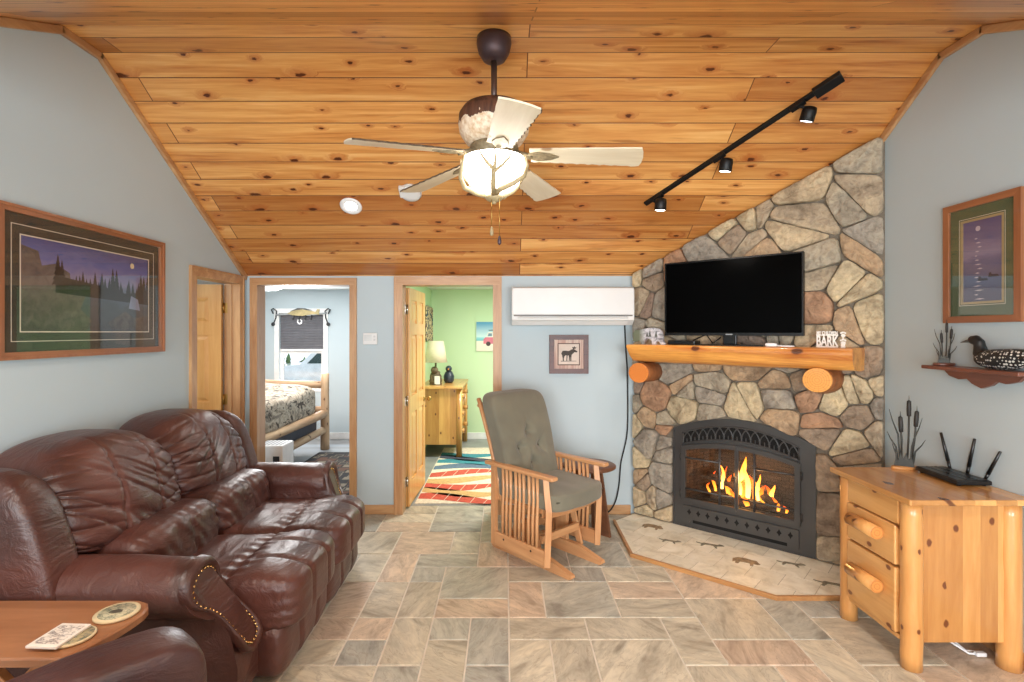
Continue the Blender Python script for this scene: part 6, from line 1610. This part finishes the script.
# bowl light
mb = MB(emit('frosted_bowl_glow', (255, 249, 240), 7.0)); mb.lathe([(.03, 2.395), (.09, 2.412), (.135, 2.45), (.16, 2.50), (.17, 2.555), (.166, 2.583)], (FX, FY, 0), 40); mb.build('light_bowl', fn)
BOWL = [(.03, 2.395), (.09, 2.412), (.135, 2.45), (.16, 2.50), (.17, 2.555), (.166, 2.60)]
def rbowl(z):
    for (r0, z0), (r1, z1) in zip(BOWL, BOWL[1:]):
        if z0 <= z <= z1: return r0 + (r1 - r0) * (z - z0) / (z1 - z0)
    return .03
def antler(mb, ang, flip):
    """A main beam from the finial up the bowl, forking into two tines, with a beam sweeping out to the side."""
    def P(a, z, out=.014):
        aa = ang + flip * a; r = rbowl(z) + out
        return Vector((FX + r * math.cos(aa), FY + r * math.sin(aa), z))
    mb.tube([P(0, 2.385), P(.02, 2.42), P(.04, 2.455), P(.05, 2.48)], [.015, .014, .013, .011], 10)
    mb.tube([P(.05, 2.478), P(-.14, 2.51), P(-.30, 2.55), P(-.38, 2.582)], [.011, .009, .006, .002], 8)
    mb.tube([P(.05, 2.478), P(.10, 2.52), P(.08, 2.56), P(.06, 2.592)], [.011, .008, .005, .002], 8)
    mb.tube([P(.06, 2.47), P(.30, 2.50), P(.50, 2.54), P(.62, 2.585)], [.010, .008, .006, .002], 8)
    mb.tube([P(.2, 2.388, .01), P(.45, 2.40, .045), P(.75, 2.42, .062), P(1.0, 2.46, .055), P(1.15, 2.52, .035), P(1.2, 2.585, .02)], [.016, .016, .014, .012, .009, .003], 10)
for k in range(3):
    mb = MB(M_ivory); antler(mb, R(-92 + 120 * k), 1); mb.build('antler', fn)
mb = MB(M_ivory); mb.ell((FX, FY, 2.375), (.05, .05, .025)); mb.cyl((FX, FY, 2.34), (FX, FY, 2.40), .012); mb.build('finial', fn)
for dx, zb_, m in ((-.012, 2.18, M_ivory), (.03, 2.13, M_can)):
    mb = MB(M_brass); mb.cyl((FX + dx, FY - .03, 2.37), (FX + dx, FY - .03, zb_ + .03), .0022, n=6); pch = mb.build('pull_chain', fn)
    mb = MB(m); mb.lathe([(.003, .05), (.006, .045), (.011, .02), (.009, .006), (.002, 0)], (FX + dx, FY - .03, zb_ - .02), 14); mb.build('pull_knob', pch)

# ------------------------------------------------------------------ track light, downlight, smoke detector
SL = math.atan(.647)
def oncl(x, y): return Vector((x, y, zceil(y)))
nrm = Vector((0, -math.sin(SL), -math.cos(SL)))          # out of the rear slope into the room
P0, P1 = oncl(1.985, 3.15), oncl(1.065, 3.995)
tk = thing('track_light', 'black track light with three spot heads on the sloped pine ceiling', 'track light', tuple(P0.lerp(P1, .5)))
d = (P1 - P0); Ltk = d.length; d.normalize(); side_ = d.cross(nrm).normalized()
Mt = Matrix((d, side_, -nrm if d.cross(side_).dot(-nrm) > 0 else nrm)).transposed().to_4x4()
mb = MB(M_black); mb.rbox((0, 0, 0), (Ltk, .036, .02), .003, 2, Matrix.Translation(P0.lerp(P1, .5) + nrm * .0105) @ Mt); mb.build('track', tk)
mb = MB(M_black); mb.rbox((0, 0, 0), (.16, .07, .036), .004, 2, Matrix.Translation(P0 + d * .05 + nrm * .019) @ Mt); mb.build('feed_box', tk)
M_lens = emit('spot_lens_glow', (255, 252, 245), 7.0)
for i, (f, aim) in enumerate(((.17, (-.15, .35, -1)), (.56, (-.10, .20, -1)), (.92, (-.05, .10, -1)))):
    b = P0.lerp(P1, f) + nrm * .021; sx_ = (.07, .05, .02)[i]; a = Vector(aim).normalized()
    mb = MB(M_black); mb.rbox((0, 0, 0), (.09, .034, .022), .003, 2, Matrix.Translation(b + nrm * .006) @ Mt); c = b + nrm * .03 + Vector((sx_, 0, 0))
    mb.cyl(b + nrm * .008, c, .009); hd_ = c - a * .012
    mb.tube([hd_, hd_ + a * .006, hd_ + a * .03, hd_ + a * .085, hd_ + a * .088], [.022, .038, .043, .043, .041], 22); s1 = mb.build('spot_head', tk)
    mb = MB(M_lens if i else emit('dim_spot_lens_glow', (235, 242, 255), 2.0)); mb.cyl(hd_ + a * .0885, hd_ + a * .0895, .034, n=20); mb.build('lens', s1)
    lamp('track_spot_light', 'SPOT', hd_ + a * .10, 14, (1.0, .95, .87), a.to_track_quat('-Z', 'Y').to_euler(), .03, spot=R(75), blend=.8)
def downlight(c, n_, label, e, spread=120):
    xx = Vector((1, 0, 0)); Mc = Matrix((xx, n_.cross(xx).normalized(), n_)).transposed().to_4x4(); Mc.translation = c
    dl = thing('downlight', label, 'downlight', tuple(c))
    mb = MB(M_trimw); mb.lathe([(.084, 0.0005), (.082, .007), (.066, .010), (.05, .002)], n=32, M=Mc); mb.build('trim_ring', dl)
    mb = MB(M_dlg); mb.lathe([(.046, .001), (.040, .006), (.02, .007)], n=28, M=Mc); mb.build('bulb', dl)
    lamp('downlight_light', 'SPOT', c + n_ * .03, e, (1.0, .96, .90), n_.to_track_quat('-Z', 'Y').to_euler(), .05, spot=R(spread), blend=.8)
    return Mc
M_dlg = emit('downlight_glow', (255, 252, 244), 6.0)
Mc2 = downlight(oncl(-1.179, 4.019), nrm, 'round recessed downlight in the pine ceiling left of the fan', 16)
for x, y, lb in ((-1.3, .9, 'added fill downlight, out of view, over the end table'), (1.3, .9, 'added fill downlight, out of view, over the nightstand side'),
                 (-1.3, -1.0, 'added fill downlight, out of view, near the made-up front window'), (1.3, -1.0, 'added fill downlight, out of view, near the made-up patio door')):
    downlight(Vector((x, y, 2.67)), Vector((0, 0, -1)), lb, 60, 150)  # extra downlights added outside the view for even room light
c = oncl(-.70, 3.902); Mc3 = Mc2.copy(); Mc3.translation = c
sd = thing('smoke_detector', 'round white smoke detector on the pine ceiling near a fan blade', 'smoke detector', tuple(c))
mb = MB(M_acw); mb.lathe([(.082, .0005), (.082, .012), (.074, .024), (.05, .034), (.02, .036)], n=32, M=Mc3); mb.build('body', sd)
mb = MB(M_acg); mb.lathe([(.077, .019), (.0775, .0215)], n=32, M=Mc3); mb.build('vent_slot', sd)
mb = MB(M_acw); mb.rbox((-.055, .02, .02), (.05, .10, .03), .006, 2, Mc3); mb.build('bracket', sd)
